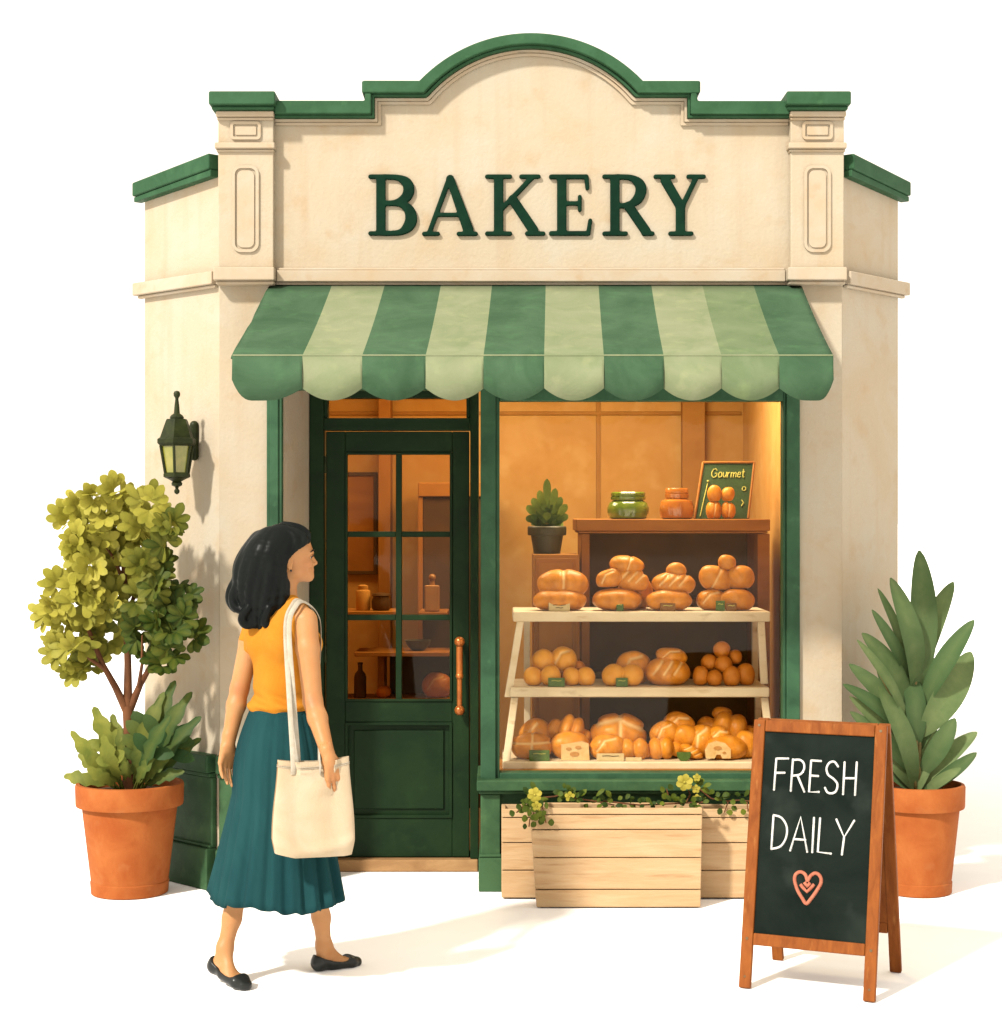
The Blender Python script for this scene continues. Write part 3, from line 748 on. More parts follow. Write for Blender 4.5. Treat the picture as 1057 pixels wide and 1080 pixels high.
side_panel(cv, 285, 245); side_panel(cv, 845, 879)
cv.weld()
co = cv.build('canopy', AM, aw, angle=30)
so = co.modifiers.new('cloth thickness', 'SOLIDIFY'); so.thickness = .006; so.offset = -1
va = MB()
def scallop(u, first, last):
    """how far the lower edge hangs (0 at stripe seam, 1 at the middle)"""
    if first and u < .5: return 1 - max(0, (.3 - u) / .3) ** 2.6 * 1.7
    if last and u > .5: return 1 - max(0, (u - .7) / .3) ** 2.6 * 1.7
    return 1 - (2 * u - 1) ** 2
for i in range(10):
    va.m = smat[SK[i]]; n = 22
    for a in range(n):
        q = []
        for u in (a / n, (a + 1) / n):
            x = X(ex[i] + (ex[i + 1] - ex[i]) * u, FY)
            zl = zv + (zs - zv) * scallop(u, i == 0, i == 9)
            yw = FY - .004 + .006 * math.sin(2 * math.pi * u + i)
            q.append((x, zl, yw))
        (xa, za, ya), (xb, zb_, yb) = q
        va.add([(xa, FY - .002, zf), (xa, ya, (zf + za) / 2), (xa, ya - .004, za), (xb, yb - .004, zb_), (xb, yb, (zf + zb_) / 2), (xb, FY - .002, zf)],
               [(0, 1, 4, 5), (1, 2, 3, 4)])
va.weld()
vo = va.build('valance', AM, aw, angle=30)
so = vo.modifiers.new('cloth thickness', 'SOLIDIFY'); so.thickness = .005; so.offset = -1
pipe = MB(); pipe.m = 0
pipe.tube([(X(245.5, FY), FY - .001, zf + .001), (X(878.5, FY), FY - .001, zf + .001)], .0032, 8)
pipe.build('valance_seam', M['awn_l'], aw)
rods = MB()
rods.tube([(X(250, FY), FY + .014, zf - .022), (X(874, FY), FY + .014, zf - .022)], .012, 8)
for a, b in ((285, 245), (845, 879)):
    s = 1 if a < 500 else -1
    rods.tube([(X(a, 0) + s * .03, -.012, zf + .02), (X(b, FY) + s * .03, FY + .03, zf - .03)], .011, 8)
    rods.tube([(X(a, 0) + s * .03, -.012, zt - .06), (X(b, FY) + s * .03, FY + .03, zf - .035)], .011, 8)
rods.build('awning_frame', M['iron'], aw)

# ================================================================ wall lantern
lx, ly = X(187.5, 0), -.02
lt = thing('wall_lantern', (lx, ly, Z(521, 0)), 'dark green iron carriage lantern fixed to the left side wall', 'wall lamp')
def lz(py): return Z(py, ly)
sL = (DIST + ly) / FOC
def hexlathe(prof): 
    m = MB(); m.lathe([(r * sL, lz(py) ) for r, py in prof], (lx, ly, 0), 6, phase=math.radians(30)); return m
roof = hexlathe([(19, 470), (21.5, 467.5), (21.5, 463.5), (18.5, 461.5), (15.5, 453), (12, 443.5), (11, 442)])
roof.lathe([(r * sL, lz(py)) for r, py in ((7, 443), (7.5, 440), (6, 438), (3.2, 436), (2.6, 428), (1.7, 421), (2, 419.5), (3.4, 417.5), (3.6, 415), (2.6, 412.8), (.3, 412))], (lx, ly, 0), 18)
rfo = roof.build('lantern_roof', M['iron'], lt, angle=35)
cg = MB(); 
for k in range(6):
    a = math.radians(30 + 60 * k); c, s = math.cos(a), math.sin(a)
    cg.tube([(lx + 18 * sL * c, ly + 18 * sL * s, lz(470)), (lx + 12.5 * sL * c, ly + 12.5 * sL * s, lz(501))], 1.5 * sL, 6)
cg.lathe([(r * sL, lz(py)) for r, py in ((12, 504.5), (14.8, 503), (14.8, 500), (13, 498.5))], (lx, ly, 0), 6, phase=math.radians(30))
cg.build('lantern_cage', M['iron'], lt, angle=35)
fi = MB(); fi.lathe([(r * sL, lz(py)) for r, py in ((.3, 521.5), (2.6, 520), (3, 517.5), (1.6, 515.5), (2.2, 513.5), (5.5, 512), (5.8, 509.5), (4.6, 508), (8, 506), (11.5, 504.3))], (lx, ly, 0), 18)
fi.build('lantern_finial', M['iron'], lt, angle=35)
pg = MB(); pg.lathe([(11.6 * sL, lz(500)), (16.4 * sL, lz(470.5))], (lx, ly, 0), 6, phase=math.radians(30))
pg.build('lantern_glass', M['lamp_glass'], lt, angle=20)
br = MB(); wp = MxL @ Vector((.178, -.012, 0)); 
br.tube([(wp.x, wp.y, lz(447)), (wp.x, wp.y, lz(480))], .021, 12); br.ball((wp.x, wp.y, lz(447)), .021, 6); br.ball((wp.x, wp.y, lz(480)), .021, 6)
br.tube([(wp.x, wp.y, lz(466)), ((wp.x + lx) / 2, (wp.y + ly) / 2, lz(463)), (lx, ly, lz(462))], .011, 10)
br.build('lantern_bracket', M['iron'], lt)
# ================================================================ display shelf, cabinet, things on them
# front edges of the three tiers (px level of the top front edge, depth of the front edge)
TIERS = [(645, .36), (725, .28), (803.5, .20)]
S_Z = [Z(py, y) for py, y in TIERS]
ds = thing('display_shelf', (X(676, .4), .4, Z(812, .2)), 'worn white three tier bread shelf standing in the shop window', 'shelf')
for (py, y), x0, x1, th, dp in zip(TIERS, (541, 538, 530), (813, 812, 820), (.048, .046, .036), (.40, .44, .44)):
    m = MB(); z = Z(py, y); m.box(X(x0, y), X(x1, y), y, y + dp, z - th, z)
    m.build('shelf_board', M['shelf_white'], ds, bevel=.008)
for a, b, c, d in ((549, 656, 536, 735), (543, 736.5, 534, 803), (803, 656, 806.5, 721), (806.5, 736.5, 815, 803)):
    ya, yb = (.38, .32) if b < 700 else (.315, .23)
    m = MB(); xa, xb = X(a, ya), X(c, yb); za, zb2 = Z(b, ya) + .004, Z(d, yb) - .002
    w = .017
    m.hexa([(xb - w, yb, zb2), (xb + w, yb, zb2), (xb + w, yb + .03, zb2), (xb - w, yb + .03, zb2)], [(xa - w, ya, za), (xa + w, ya, za), (xa + w, ya + .03, za), (xa - w, ya + .03, za)])
    m.build('shelf_upright', M['shelf_white'], ds, bevel=.004)
for x in (-.0, .0):
    pass
for px in (556, 798):
    m = MB(); x = X(px, .66); m.box(x - .015, x + .015, .60, .63, S_Z[2] + .0005, S_Z[1] - .047); m.box(x - .015, x + .015, .70, .73, S_Z[1] - .04, S_Z[0] - .05)
    m.build('rear_upright', M['shelf_white'], ds, bevel=.003)

CY = .84
cb = thing('back_cabinet', (X(711, CY), CY + .2, .058), 'open brown wooden cabinet with dark back behind the bread shelf', 'cabinet')
m = MB(); m.box(X(608, CY - .04), X(812.5, CY - .04), CY - .04, CY + .42, Z(560, CY - .04), Z(547.5, CY - .04)); m.box(X(610, CY - .03), X(810, CY - .03), CY - .03, CY + .40, Z(562.5, CY - .04), Z(560.1, CY - .04))
m.build('cabinet_top', M['cabinet'], cb, bevel=.007)
ctz = Z(547.5, CY - .04)
for a, b in ((613, 622), (799, 812)):
    m = MB(); m.box(X(a, CY), X(b, CY), CY, CY + .40, .0585, Z(563, CY - .04)); m.build('cabinet_side', M['cabinet'], cb, bevel=.004)
m = MB(); m.box(X(622.2, CY), X(798.8, CY), CY + .36, CY + .38, .06, Z(563, CY - .04)); m.build('cabinet_back', M['dark_panel'], cb)
for z in (.45, .86, 1.22):
    m = MB(); m.box(X(622.3, CY), X(798.7, CY), CY + .12, CY + .355, z, z + .025); m.build('cabinet_shelf', M['dark_panel'], cb, bevel=.003)

BY = .74
wb = thing('wooden_box', (X(588, BY), BY + .12, .058), 'tall plain brown wooden box under the small potted plant', 'box')
bx0, bx1, bz = X(562, BY), X(613, BY) - .012, Z(584.5, BY)
m = MB(); m.box(bx0, bx1, BY, BY + .26, .0585, bz); m.build('box_body', M['amber_wood'], wb, bevel=.005)
m = MB(); m.ring([(bx0 + .012, .1), (bx1 - .012, .1), (bx1 - .012, bz - .02), (bx0 + .012, bz - .02)], [(bx0 + .03, .12), (bx1 - .03, .12), (bx1 - .03, bz - .04), (bx0 + .03, bz - .04)], BY - .006, BY + .001)
m.build('box_trim', M['cabinet'], wb, bevel=.002)

# small potted plant on the box
PY = BY + .12; sP = (DIST + PY) / FOC; pc = (X(577, PY), PY, 0)
pp = thing('potted_plant', (pc[0], PY, bz), 'small leafy green plant in a dark pot on the wooden box', 'plant')
m = MB(); m.lathe([(r * sP, bz + h * sP) for r, h in ((14, .1), (17, 19), (17.5, 19.2), (20, 19.4), (20.5, 21), (20.5, 28), (19.5, 29), (17.5, 29), (16.5, 26), (2, 25.5))], pc, 30)
m.build('pot', M['darkpot'], pp)
pot_top = bz + 27 * sP
m = MB(); rg = random.Random(3)
for (tx, ty) in ((577, 505), (569, 517), (586, 515), (562, 525), (592, 524), (556, 533), (598, 532), (555, 545), (599, 543), (565, 540), (588, 540), (577, 525), (571, 533), (583, 532), (561, 550), (594, 551), (577, 540)):
    y = PY + rg.uniform(-.07, .07); tip = P(tx, ty, y)
    b = np.array([pc[0] + (tip[0] - pc[0]) * .12, PY + (y - PY) * .2, pot_top]); mid = b + (tip - b) * .45
    m.tube([b, (b + mid) / 2 + np.array([0, 0, .003]), mid], .0035, 5, tint=.4)
    m.leaf(mid - (tip - mid) * .05, tip, .040, (tip[0] - pc[0], -1, .35), .08, n=8, tint=rg.uniform(0, .6), prof=1.7)
    for s in (-1, 1):
        q = mid + np.array([s * .03, -.01, .012]); m.leaf(b + (mid - b) * .8, q, .030, (s * .3, -1, .4), .1, n=5, tint=rg.uniform(.2, .9))
m.build('foliage', M['leaf_indoor'], pp, angle=0)

# jars, menu board, rolls on top of the cabinet
JY = CY + .08; sJ = (DIST + JY) / FOC
def jar(px, top, mats, lab, rmax, hb, rn):
    t = thing('jar', (X(px, JY), JY, ctz), lab, 'jar'); c = (X(px, JY), JY, ctz)
    H = (547 - top) * sJ
    m = MB(); R = rmax * sJ; hb *= sJ; rn *= sJ
    m.lathe([(R * .78, 0.0005), (R * .92, .006), (R, hb * .35), (R, hb * .6), (R * .9, hb * .88), (rn * .92, hb), (rn * .9, hb + .008)], c, 32); m.build('jar_body', mats, t)
    m = MB(); m.lathe([(rn * 1.02, hb + .002), (rn * 1.06, hb + .006), (rn * 1.06, (hb + H) / 2 - .003), (rn * .98, (hb + H) / 2), (rn * 1.04, (hb + H) / 2 + .003), (rn * 1.04, H - .006), (rn * .96, H)], c, 32); m.build('jar_lid', mats, t)
jar(662.5, 518.5, M['jar_green'], 'wide green glass jar on the cabinet top', 22, 19.5, 17.5)
jar(714, 514.5, M['jar_orange'], 'orange preserve jar on the cabinet top beside the green menu board', 18.5, 21.5, 12)

MY = JY + .05
mb_ = thing('menu_board', (X(764, MY), MY + .05, ctz), 'green board lettered Gourmet leaning behind four small rolls', 'menu board')
c0, c1, c2, c3 = [P(a, b, MY + dy) for a, b, dy in ((732.5, 547, 0), (789, 547, 0), (795.5, 488, .10), (741.5, 488, .10))]
for p in (c0, c1): p[2] = ctz + .001
def onboard(u, v, o=0.0):
    """u right, v up in 0..1 on the leaning board"""
    p = (c0 * (1 - u) + c1 * u) * (1 - v) + (c3 * (1 - u) + c2 * u) * v
    return p + np.array([0, -.86, .5]) * o
m = MB(); q = [onboard(u, v, .0) for u, v in ((0, 0), (1, 0), (1, 1), (0, 1))]; r = [p + np.array([0, .016, -.008]) for p in q]
m.add(q + r, [(0, 1, 2, 3), (7, 6, 5, 4), (0, 4, 5, 1), (1, 5, 6, 2), (2, 6, 7, 3), (3, 7, 4, 0)]); m.build('menu_panel', M['menu'], mb_, bevel=.002)
m = MB()
for a, b in (((0, 0), (0, 1)), ((0, 1), (1, 1)), ((1, 1), (1, 0))): m.tube([onboard(*a, .004), onboard(*b, .004)], .0065, 6)
m.build('menu_frame', M['cabinet'], mb_)
GL = {'G': [[(.85, .8), (.6, 1), (.25, .95), (.02, .6), (.05, .25), (.35, 0), (.7, .05), (.9, .3), (.9, .48), (.55, .48)]],
      'o': [[(.5, .62), (.15, .5), (.05, .25), (.3, 0), (.7, .05), (.9, .3), (.75, .55), (.5, .62)]],
      'u': [[(.05, .6), (.08, .2), (.35, 0), (.7, .1), (.88, .3)], [(.88, .62), (.9, 0)]],
      'r': [[(.1, .6), (.12, 0)], [(.12, .35), (.4, .58), (.8, .58)]],
      'm': [[(.05, .6), (.06, 0)], [(.06, .4), (.3, .6), (.46, .5), (.48, 0)], [(.48, .4), (.75, .6), (.92, .5), (.95, 0)]],
      'e': [[(.1, .32), (.85, .36), (.75, .58), (.4, .62), (.1, .35), (.2, .05), (.55, 0), (.9, .12)]],
      't': [[(.4, .95), (.42, .15), (.6, 0), (.85, .08)], [(.05, .62), (.85, .66)]]}
m = MB(); u = .20
for ch, w in zip('Gourmet', (.125, .085, .08, .065, .115, .08, .07)):
    for st in GL[ch]:
        m.tube([onboard(u + a * w * .92, .73 + b * .155, .003) for a, b in st], .0028, 5)
    u += w * 1.06
m.build('menu_lettering', M['chalk_yellow'], mb_)
k_ = 0
m = MB(); m.tube([onboard(.15, .62, .003), onboard(.12, .3, .003), onboard(.10, .04, .003)], .003, 5); m.ball(onboard(.15, .66, .003), .006, 5); m.build('menu_doodle', M['chalk_yellow'], mb_)
m = MB(); m.tube([onboard(.86 + .035 * math.cos(a), .53 + .035 * math.sin(a), .003) for a in np.linspace(0, 6.28, 10)], .0028, 5); m.build('menu_doodle', M['chalk_yellow'], mb_)
m = MB(); m.tube([onboard(.84, .33, .003), onboard(.88, .28, .003), onboard(.85, .22, .003)], .003, 5)
m.build('menu_doodle', M['chalk_yellow'], mb_)

# ---------------------------------------------------------------- bread
def crust(name, cx, cy, rx, ry, Y, kind='plain', rot=0, floor=None, ydep=None, matk='bread', label='', group=None, seed=0, cat='bread'):
    """one loaf or roll: an implicit solid with risen lobes and scored cuts"""
    s = (DIST + Y) / FOC; a, b = rx * s * 1.03, ry * s * 1.07; d = ydep if ydep else min(a, max(b, a * .75)) * .95
    rg = random.Random(seed * 77 + int(cx * 3 + cy))
    c = P(cx, cy, Y)
    if floor is not None: c[2] = floor + b * .88
    R = None; ro = math.radians(rot); co, sn = math.cos(ro), math.sin(ro)
    R = [[co, 0, sn], [0, 1, 0], [-sn, 0, co]]          # rolls about the viewing axis
    ext = max(a, b, d) * 1.35
    h = max(.0028, max(a, b) / 22)
    f = Field(c - ext, c + ext, h)
    def loc(p):                                           # local (right, depth, up) -> world
        return c + np.array([co * p[0] - sn * p[2], p[1], sn * p[0] + co * p[2]])
    if kind in ('twolobe',):
        f.ell(loc((-a * .45, 0, 0)), (a * .58, d, b), R, .006); f.ell(loc((a * .45, 0, 0)), (a * .58, d, b), R, .006)
    elif kind == 'croissant':
        n = 4
        for i in range(n):
            t = (i - (n - 1) / 2) / ((n - 1) / 2); k = 1 - .42 * abs(t) ** 1.5
            f.ell(loc((a * .78 * t, -d * .25 * (1 - t * t) + d * .1, b * (-.10 - .18 * t * t))), (a * .40, d * k * .85, b * k), R, .004)
    elif kind == 'braid':
        for i in range(4):
            t = (i - 1.5) / 1.5
            for sgn in (-1, 1):
                f.ell(loc((a * .62 * t, -d * .2 * sgn, b * (.15 if (i % 2) ^ (sgn > 0) else -.12))), (a * .40, d * .6, b * .72), R, .006)
    elif kind == 'muffin':
        f.ell(loc((0, 0, -b * .3)), (a * .85, d * .85, b * .7), R, .004); f.ell(loc((0, 0, b * .25)), (a, d, b * .75), R, .008)
    else:
        def pillow(x, y, z, p=2.35):
            x = x - c[0]; y = y - c[1]; z = z - c[2]; X_ = co * x + sn * z; Z_ = -sn * x + co * z
            return (((np.abs(X_) / a) ** p + (np.abs(y) / d) ** p + (np.abs(Z_) / b) ** (p * .85)) ** (1 / p) - 1) * min(a, b, d)
        if min(a, b) / max(a, b) > .93: f.ell(c, (a, d, b), R, .004)
        else: f.union(pillow, c - max(a, b, d), c + max(a, b, d), .004)
    ph = [rg.uniform(0, 6) for _ in range(3)]
    sl, gg = f.block(f.lo, f.lo + f.n * f.h, 0)
    f.d += .0016 * (np.sin(gg[0] * 60 + ph[0]) * np.cos(gg[2] * 52 + ph[1]) + np.sin(gg[1] * 55 + ph[2])) * min(1, b / .03)
    cuts = []
    if kind in ('split', 'boule'): cuts += [((-.05 + rg.uniform(-.1, .1), -.9), (.12 + rg.uniform(-.1, .1), 1.1))]
    if kind == 'slash': cuts += [((x - .18, -.1), (x + .22, .75)) for x in (-.5, -.05, .4)]
    if kind == 'cross': cuts += [((-.05, -.8), (.05, 1.2)), ((-.9, .25), (.9, .35))]
    if kind == 'boule': cuts += [((-.75, .55), (.0, .8)), ((.1, .7), (.85, .3))]
    if kind == 'arc': cuts += [((-.6, -.2), (-.2, .55)), ((-.2, .55), (.4, .7))]
    gw = min(a, b) * .13
    def cutdist(x, z, y=None):
        dd = np.full(np.shape(x), 9.0)
        lx_ = (co * (x - c[0]) + sn * (z - c[2])); lz_ = (-sn * (x - c[0]) + co * (z - c[2]))
        for (p0, q0), (p1, q1) in cuts:
            ax_, az_, bx_, bz_ = p0 * a, q0 * b, p1 * a, q1 * b
            L2 = (bx_ - ax_) ** 2 + (bz_ - az_) ** 2
            t = np.clip(((lx_ - ax_) * (bx_ - ax_) + (lz_ - az_) * (bz_ - az_)) / L2, 0, 1)
            dd = np.minimum(dd, np.sqrt((lx_ - ax_ - t * (bx_ - ax_)) ** 2 + (lz_ - az_ - t * (bz_ - az_)) ** 2))
        return dd
    if cuts:
        cd = cutdist(gg[0], gg[2])
        f.d += gw * .75 * np.exp(-(cd / gw) ** 2)
    zb_ = c[2] - b * .86 if floor is None else floor
    f.cut(lambda x, y, z: z - zb_ + 0 * x, .006)
    V, F = f.mesh(); V = smooth_mesh(V, F, 1)
    t = np.zeros(len(V))
    if cuts:
        cd = cutdist(V[:, 0], V[:, 2]); t = .85 * np.exp(-(cd / (gw * .62)) ** 2) * (V[:, 1] < c[1] + d * .3)
    t = np.clip(t + .10 * np.sin(V[:, 0] * 90 + ph[0]) * np.sin(V[:, 2] * 80 + ph[1]), 0, 1)
    o = link(name, V, F, M[matk], None, (c[0], c[1], V[:, 2].min()), tint=t, angle=0)
    return tag(o, label, cat, group)
S0, S1, S2 = S_Z
y0_, y1_, y2_ = .36, .28, .20
B = crust
# ---- top tier
B('bread_loaf', 590.3, 629, 27, 11.5, y0_ + .11, 'plain', 0, S0, label='long bottom loaf of the leftmost pile on the top shelf behind the cream card')
B('bread_loaf', 593.6, 616.5, 26, 15, y0_ + .15, 'split', 0, label='split round loaf crowning the leftmost pile on the top shelf below the potted plant')
B('bread_loaf', 651.2, 629, 25.5, 11.5, y0_ + .11, 'plain', 0, S0, label='oblong loaf behind the lone small green card on the top shelf')
B('bread_loaf', 670, 621, 18, 18, y0_ + .24, 'plain', 0, S0, label='big round loaf tucked at the back of the four tier pile on the top shelf')
B('bread_roll', 642.5, 610.5, 14, 9.5, y0_ + .13, 'arc', 15, label='left egg shaped roll in the middle of the pile above the lone small green card')
B('bread_roll', 666.5, 612, 17.5, 12, y0_ + .15, 'slash', -12, label='slashed right roll in the middle of the pile above the lone small green card')
B('bread_roll', 661, 596, 18, 9.5, y0_ + .16, 'split', -6, label='split roll topping the pile under the green jar')
B('bread_loaf', 705, 630, 24.5, 11, y0_ + .11, 'plain', 0, S0, label='oblong loaf behind the lone brown card on the top shelf')
B('bread_loaf', 710.5, 616, 22, 11.5, y0_ + .14, 'slash', 0, label='slashed loaf in the middle of the pile under the orange jar')
B('bread_roll', 713.3, 601.3, 10.6, 7.4, y0_ + .14, 'plain', 0, label='little round roll topping the pile under the orange jar')
B('bread_loaf', 751, 629, 16, 11, y0_ + .12, 'arc', 0, S0, label='round loaf at the lower left of the rightmost pile on the top shelf')
B('bread_loaf', 777, 629, 19, 11.5, y0_ + .11, 'plain', 0, S0, label='wide loaf at the lower right of the rightmost pile on the top shelf')
B('bread_loaf', 755, 610.5, 18, 12.5, y0_ + .15, 'split', -20, label='split loaf at the middle left of the pile under the menu board')
B('bread_loaf', 781, 609.5, 14, 12, y0_ + .14, 'plain', 0, matk='bread', label='plain glossy loaf at the middle right of the pile under the menu board')
B('bread_roll', 766.6, 593.5, 9.6, 8.3, y0_ + .15, 'plain', 0, label='little round bun topping the pile under the menu board')
# ---- middle tier
for px, py, r, dy, fl_, lab in ((562.3, 710.5, 9.6, .10, 1, 'small round bun at the left end of the middle shelf'),
                                (580.7, 711.5, 11, .09, 1, 'round bun directly behind the left green card on the middle shelf'),
                                (602.9, 711, 9.8, .10, 1, 'small round bun just right of the left green card on the middle shelf'),
                                (618, 711, 9.6, .10, 1, 'rightmost small round bun of the left heap on the middle shelf'),
                                (573.2, 697, 12, .17, 0, 'round bun at the upper left of the left heap on the middle shelf'),
                                (610.7, 704, 7, .20, 0, 'tiny darker bun peeping out behind the left heap on the middle shelf')):
    B('bread_bun', px, py, r, r, y1_ + dy, 'plain', 0, S1 if fl_ else None, matk='bread_light' if r > 7 else 'bread_dark', label=lab, cat='bun', ydep=None)
B('bread_bun', 594.3, 696, 14.2, 13.5, y1_ + .18, 'arc', 0, matk='bread_light', label='largest scored bun on top of the left heap on the middle shelf', cat='bun')
B('bread_loaf', 668, 701, 19, 17, y1_ + .21, 'arc', 0, S1, label='tall round loaf at the back behind the two lobed bun on the middle shelf')
B('bread_bun', 656.7, 711.5, 20.5, 11.3, y1_ + .09, 'twolobe', 0, S1, matk='bread_light', label='pale two lobed bun behind the right green card on the middle shelf', cat='bun')
B('bread_loaf', 704.4, 709.5, 23, 14.5, y1_ + .12, 'slash', 0, S1, matk='bread', label='broad slashed country loaf in the middle of the middle shelf')
B('bread_loaf', 708.4, 692.3, 16, 8.5, y1_ + .14, 'arc', -8, label='small curved loaf lying on top of the country loaf on the middle shelf')
for px, py, rx_, ry_, dy, fl_, lab in ((739, 712, 8.6, 10.5, .10, 1, 'left egg shaped roll in the bottom row of the round roll pyramid'),
                                   (753.7, 714, 8.6, 8.6, .08, 1, 'second ball roll from the left in the bottom row of the round roll pyramid'),
                                   (771.5, 711.5, 9.2, 10.2, .09, 1, 'third ball roll from the left in the bottom row of the round roll pyramid'),
                                   (786.5, 710.5, 10, 11.8, .11, 1, 'large dark roll at the right end of the bottom row of the round roll pyramid'),
                                   (748, 698.5, 9, 8.4, .14, 0, 'left dark roll in the middle row of the round roll pyramid'),
                                   (763, 700.5, 9, 8.8, .11, 0, 'central dark roll in the heart of the round roll pyramid'),
                                   (775.5, 693, 7.6, 7.8, .15, 0, 'right upper dark roll of the round roll pyramid'),
                                   (761.3, 685.3, 8.4, 8.4, .14, 0, 'dark ball roll at the very peak of the round roll pyramid')):
    B('bread_roll', px, py, rx_, ry_, y1_ + dy, 'plain', 0, S1 if fl_ else None, matk='bread_dark', label=lab, group='dark rolls heaped in a pyramid on the middle shelf', cat='roll', ydep=.042)
# ---- bottom tier
B('bread_loaf', 561, 789.5, 21.5, 13.5, y2_ + .12, 'cross', 0, S2, label='crossed round loaf at the left end of the bottom shelf behind a green card')
B('bread_loaf', 567, 773, 18, 19, y2_ + .24, 'arc', 30, S2, label='peaked loaf standing at the back left of the bottom shelf')
B('bread_loaf', 601.5, 788, 20.5, 14, y2_ + .13, 'plain', 0, S2, label='loaf behind the pale holed bread slice on the bottom shelf')
B('croissant', 602, 770, 20, 18.5, y2_ + .20, 'croissant', -20, label='big ridged croissant standing above the pale holed bread slice', cat='croissant')
B('bread_loaf', 652.6, 778, 29, 22, y2_ + .22, 'boule', 0, S2, matk='bread', label='biggest round scored loaf at the centre left of the bottom shelf')
B('bread_roll', 641, 788.5, 18.5, 13, y2_ + .10, 'arc', 0, S2, label='scored roll at the lower left in front of the biggest round loaf')
B('bread_roll', 668.5, 790, 15, 11, y2_ + .10, 'twolobe', 0, S2, label='two lobed roll at the lower right in front of the biggest round loaf')
B('croissant', 697, 790.5, 20, 13, y2_ + .11, 'croissant', 5, S2, label='plump croissant lying left of the green bowl shaped card', cat='croissant')
B('bread_loaf', 702, 774, 16, 12.5, y2_ + .18, 'arc', 10, label='left roll of the stack above the croissant on the bottom shelf')
B('bread_loaf', 716, 764.5, 17, 13, y2_ + .22, 'arc', -15, label='domed loaf topping the stack above the croissant on the bottom shelf')
B('bread_loaf', 723, 776.5, 14.5, 12, y2_ + .17, 'plain', 0, label='right roll of the stack above the croissant on the bottom shelf')
B('baguette', 730, 793.5, 13.5, 6.5, y2_ + .08, 'slash', -28, label='short baguette sloping down right of the green bowl shaped card', cat='baguette')
B('bread_loaf', 742, 779, 17, 17, y2_ + .17, 'arc', 20, S2, label='rounded loaf standing left of the cut open loaf on the bottom shelf')
B('croissant', 769, 766, 28, 18, y2_ + .25, 'croissant', -12, label='largest croissant at the upper right of the bottom shelf', cat='croissant')
B('bread_roll', 761.5, 752.5, 11, 7, y2_ + .26, 'plain', 0, label='small roll peeping over the top of the largest croissant')
B('bread_roll', 758, 778, 13, 12, y2_ + .15, 'arc', -20, label='scored roll wedged between the largest croissant and the cut open loaf')
B('bread_loaf', 787, 784.5, 13, 14.5, y2_ + .14, 'plain', 0, S2, label='plain round loaf at the right end of the bottom shelf')
cl = B('bread_loaf', 766, 791.5, 21.5, 12, y2_ + .10, 'plain', 0, S2, label='cut open loaf with a pale holed face on the bottom shelf')
def slab_slice(poly, Y, th, holes, name, label=None, parent=None, lean=.0, cat=None, floor=None):
    """a slice of bread: pale crumb, brown holes raised as shallow discs' rims"""
    m = MB(); pts = [(X(a, Y), Z(b, Y)) for a, b in poly]
    m.prism(pts, Y, Y + th)
    for (hx_, hy_, a, b) in holes:
        n = 14; m.tint = .9
        c = P(hx_, hy_, Y); s = (DIST + Y) / FOC
        m.prism([(c[0] + a * s * math.cos(2 * math.pi * k / n), c[2] + b * s * math.sin(2 * math.pi * k / n)) for k in range(n)], Y - .0025, Y + .001)
        m.tint = 0
    if floor is not None:
        dzv = floor + .001 - min(v[2] for v in m.V); m.V = [(v[0], v[1], v[2] + dzv) for v in m.V]
    o = m.build(name, M['crumb'], parent, bevel=.003, angle=35)
    if parent is None: tag(o, label, cat)
    return o
sl_face = [(745, 800), (744, 792), (748, 785), (756, 782), (765, 784), (771, 790), (771, 800), (762, 800), (760, 796), (756, 796), (754, 800)]
slab_slice(sl_face, y2_ + .028, .03, [(757, 789, 4.5, 2.2), (764, 794, 2, 1.5)], 'cut_face', parent=cl)
slab_slice([(592, 803), (592, 787), (604, 785), (614, 783.5), (621, 786), (622, 803)], y2_ + .045, .03, [(600, 791, 3, 1.6), (610, 789.5, 3.4, 1.9), (606, 796.5, 5, 2.6)],
           'bread_slice', 'pale upright slice of bread with three holes on the bottom shelf', cat='bread slice', floor=S2)
# four little rolls in front of the menu board
RY = MY - .055
r0 = B('bread_roll', 753, 537, 8, 9.5, RY, 'split', 0, ctz, label='lower left of four small rolls in front of the menu board', cat='roll', ydep=.032)
r1 = B('bread_roll', 768, 537, 8, 9.5, RY, 'split', 0, ctz, label='lower right of four small rolls in front of the menu board', cat='roll', ydep=.032)
B('bread_roll', 753.4, 521, 7.2, 8.6, RY + .005, 'plain', 0, label='upper left of four small rolls in front of the menu board', cat='roll', ydep=.03)
B('bread_roll', 767.8, 521.5, 7.4, 8, RY + .005, 'plain', 0, label='upper right of four small rolls in front of the menu board', cat='roll', ydep=.03)

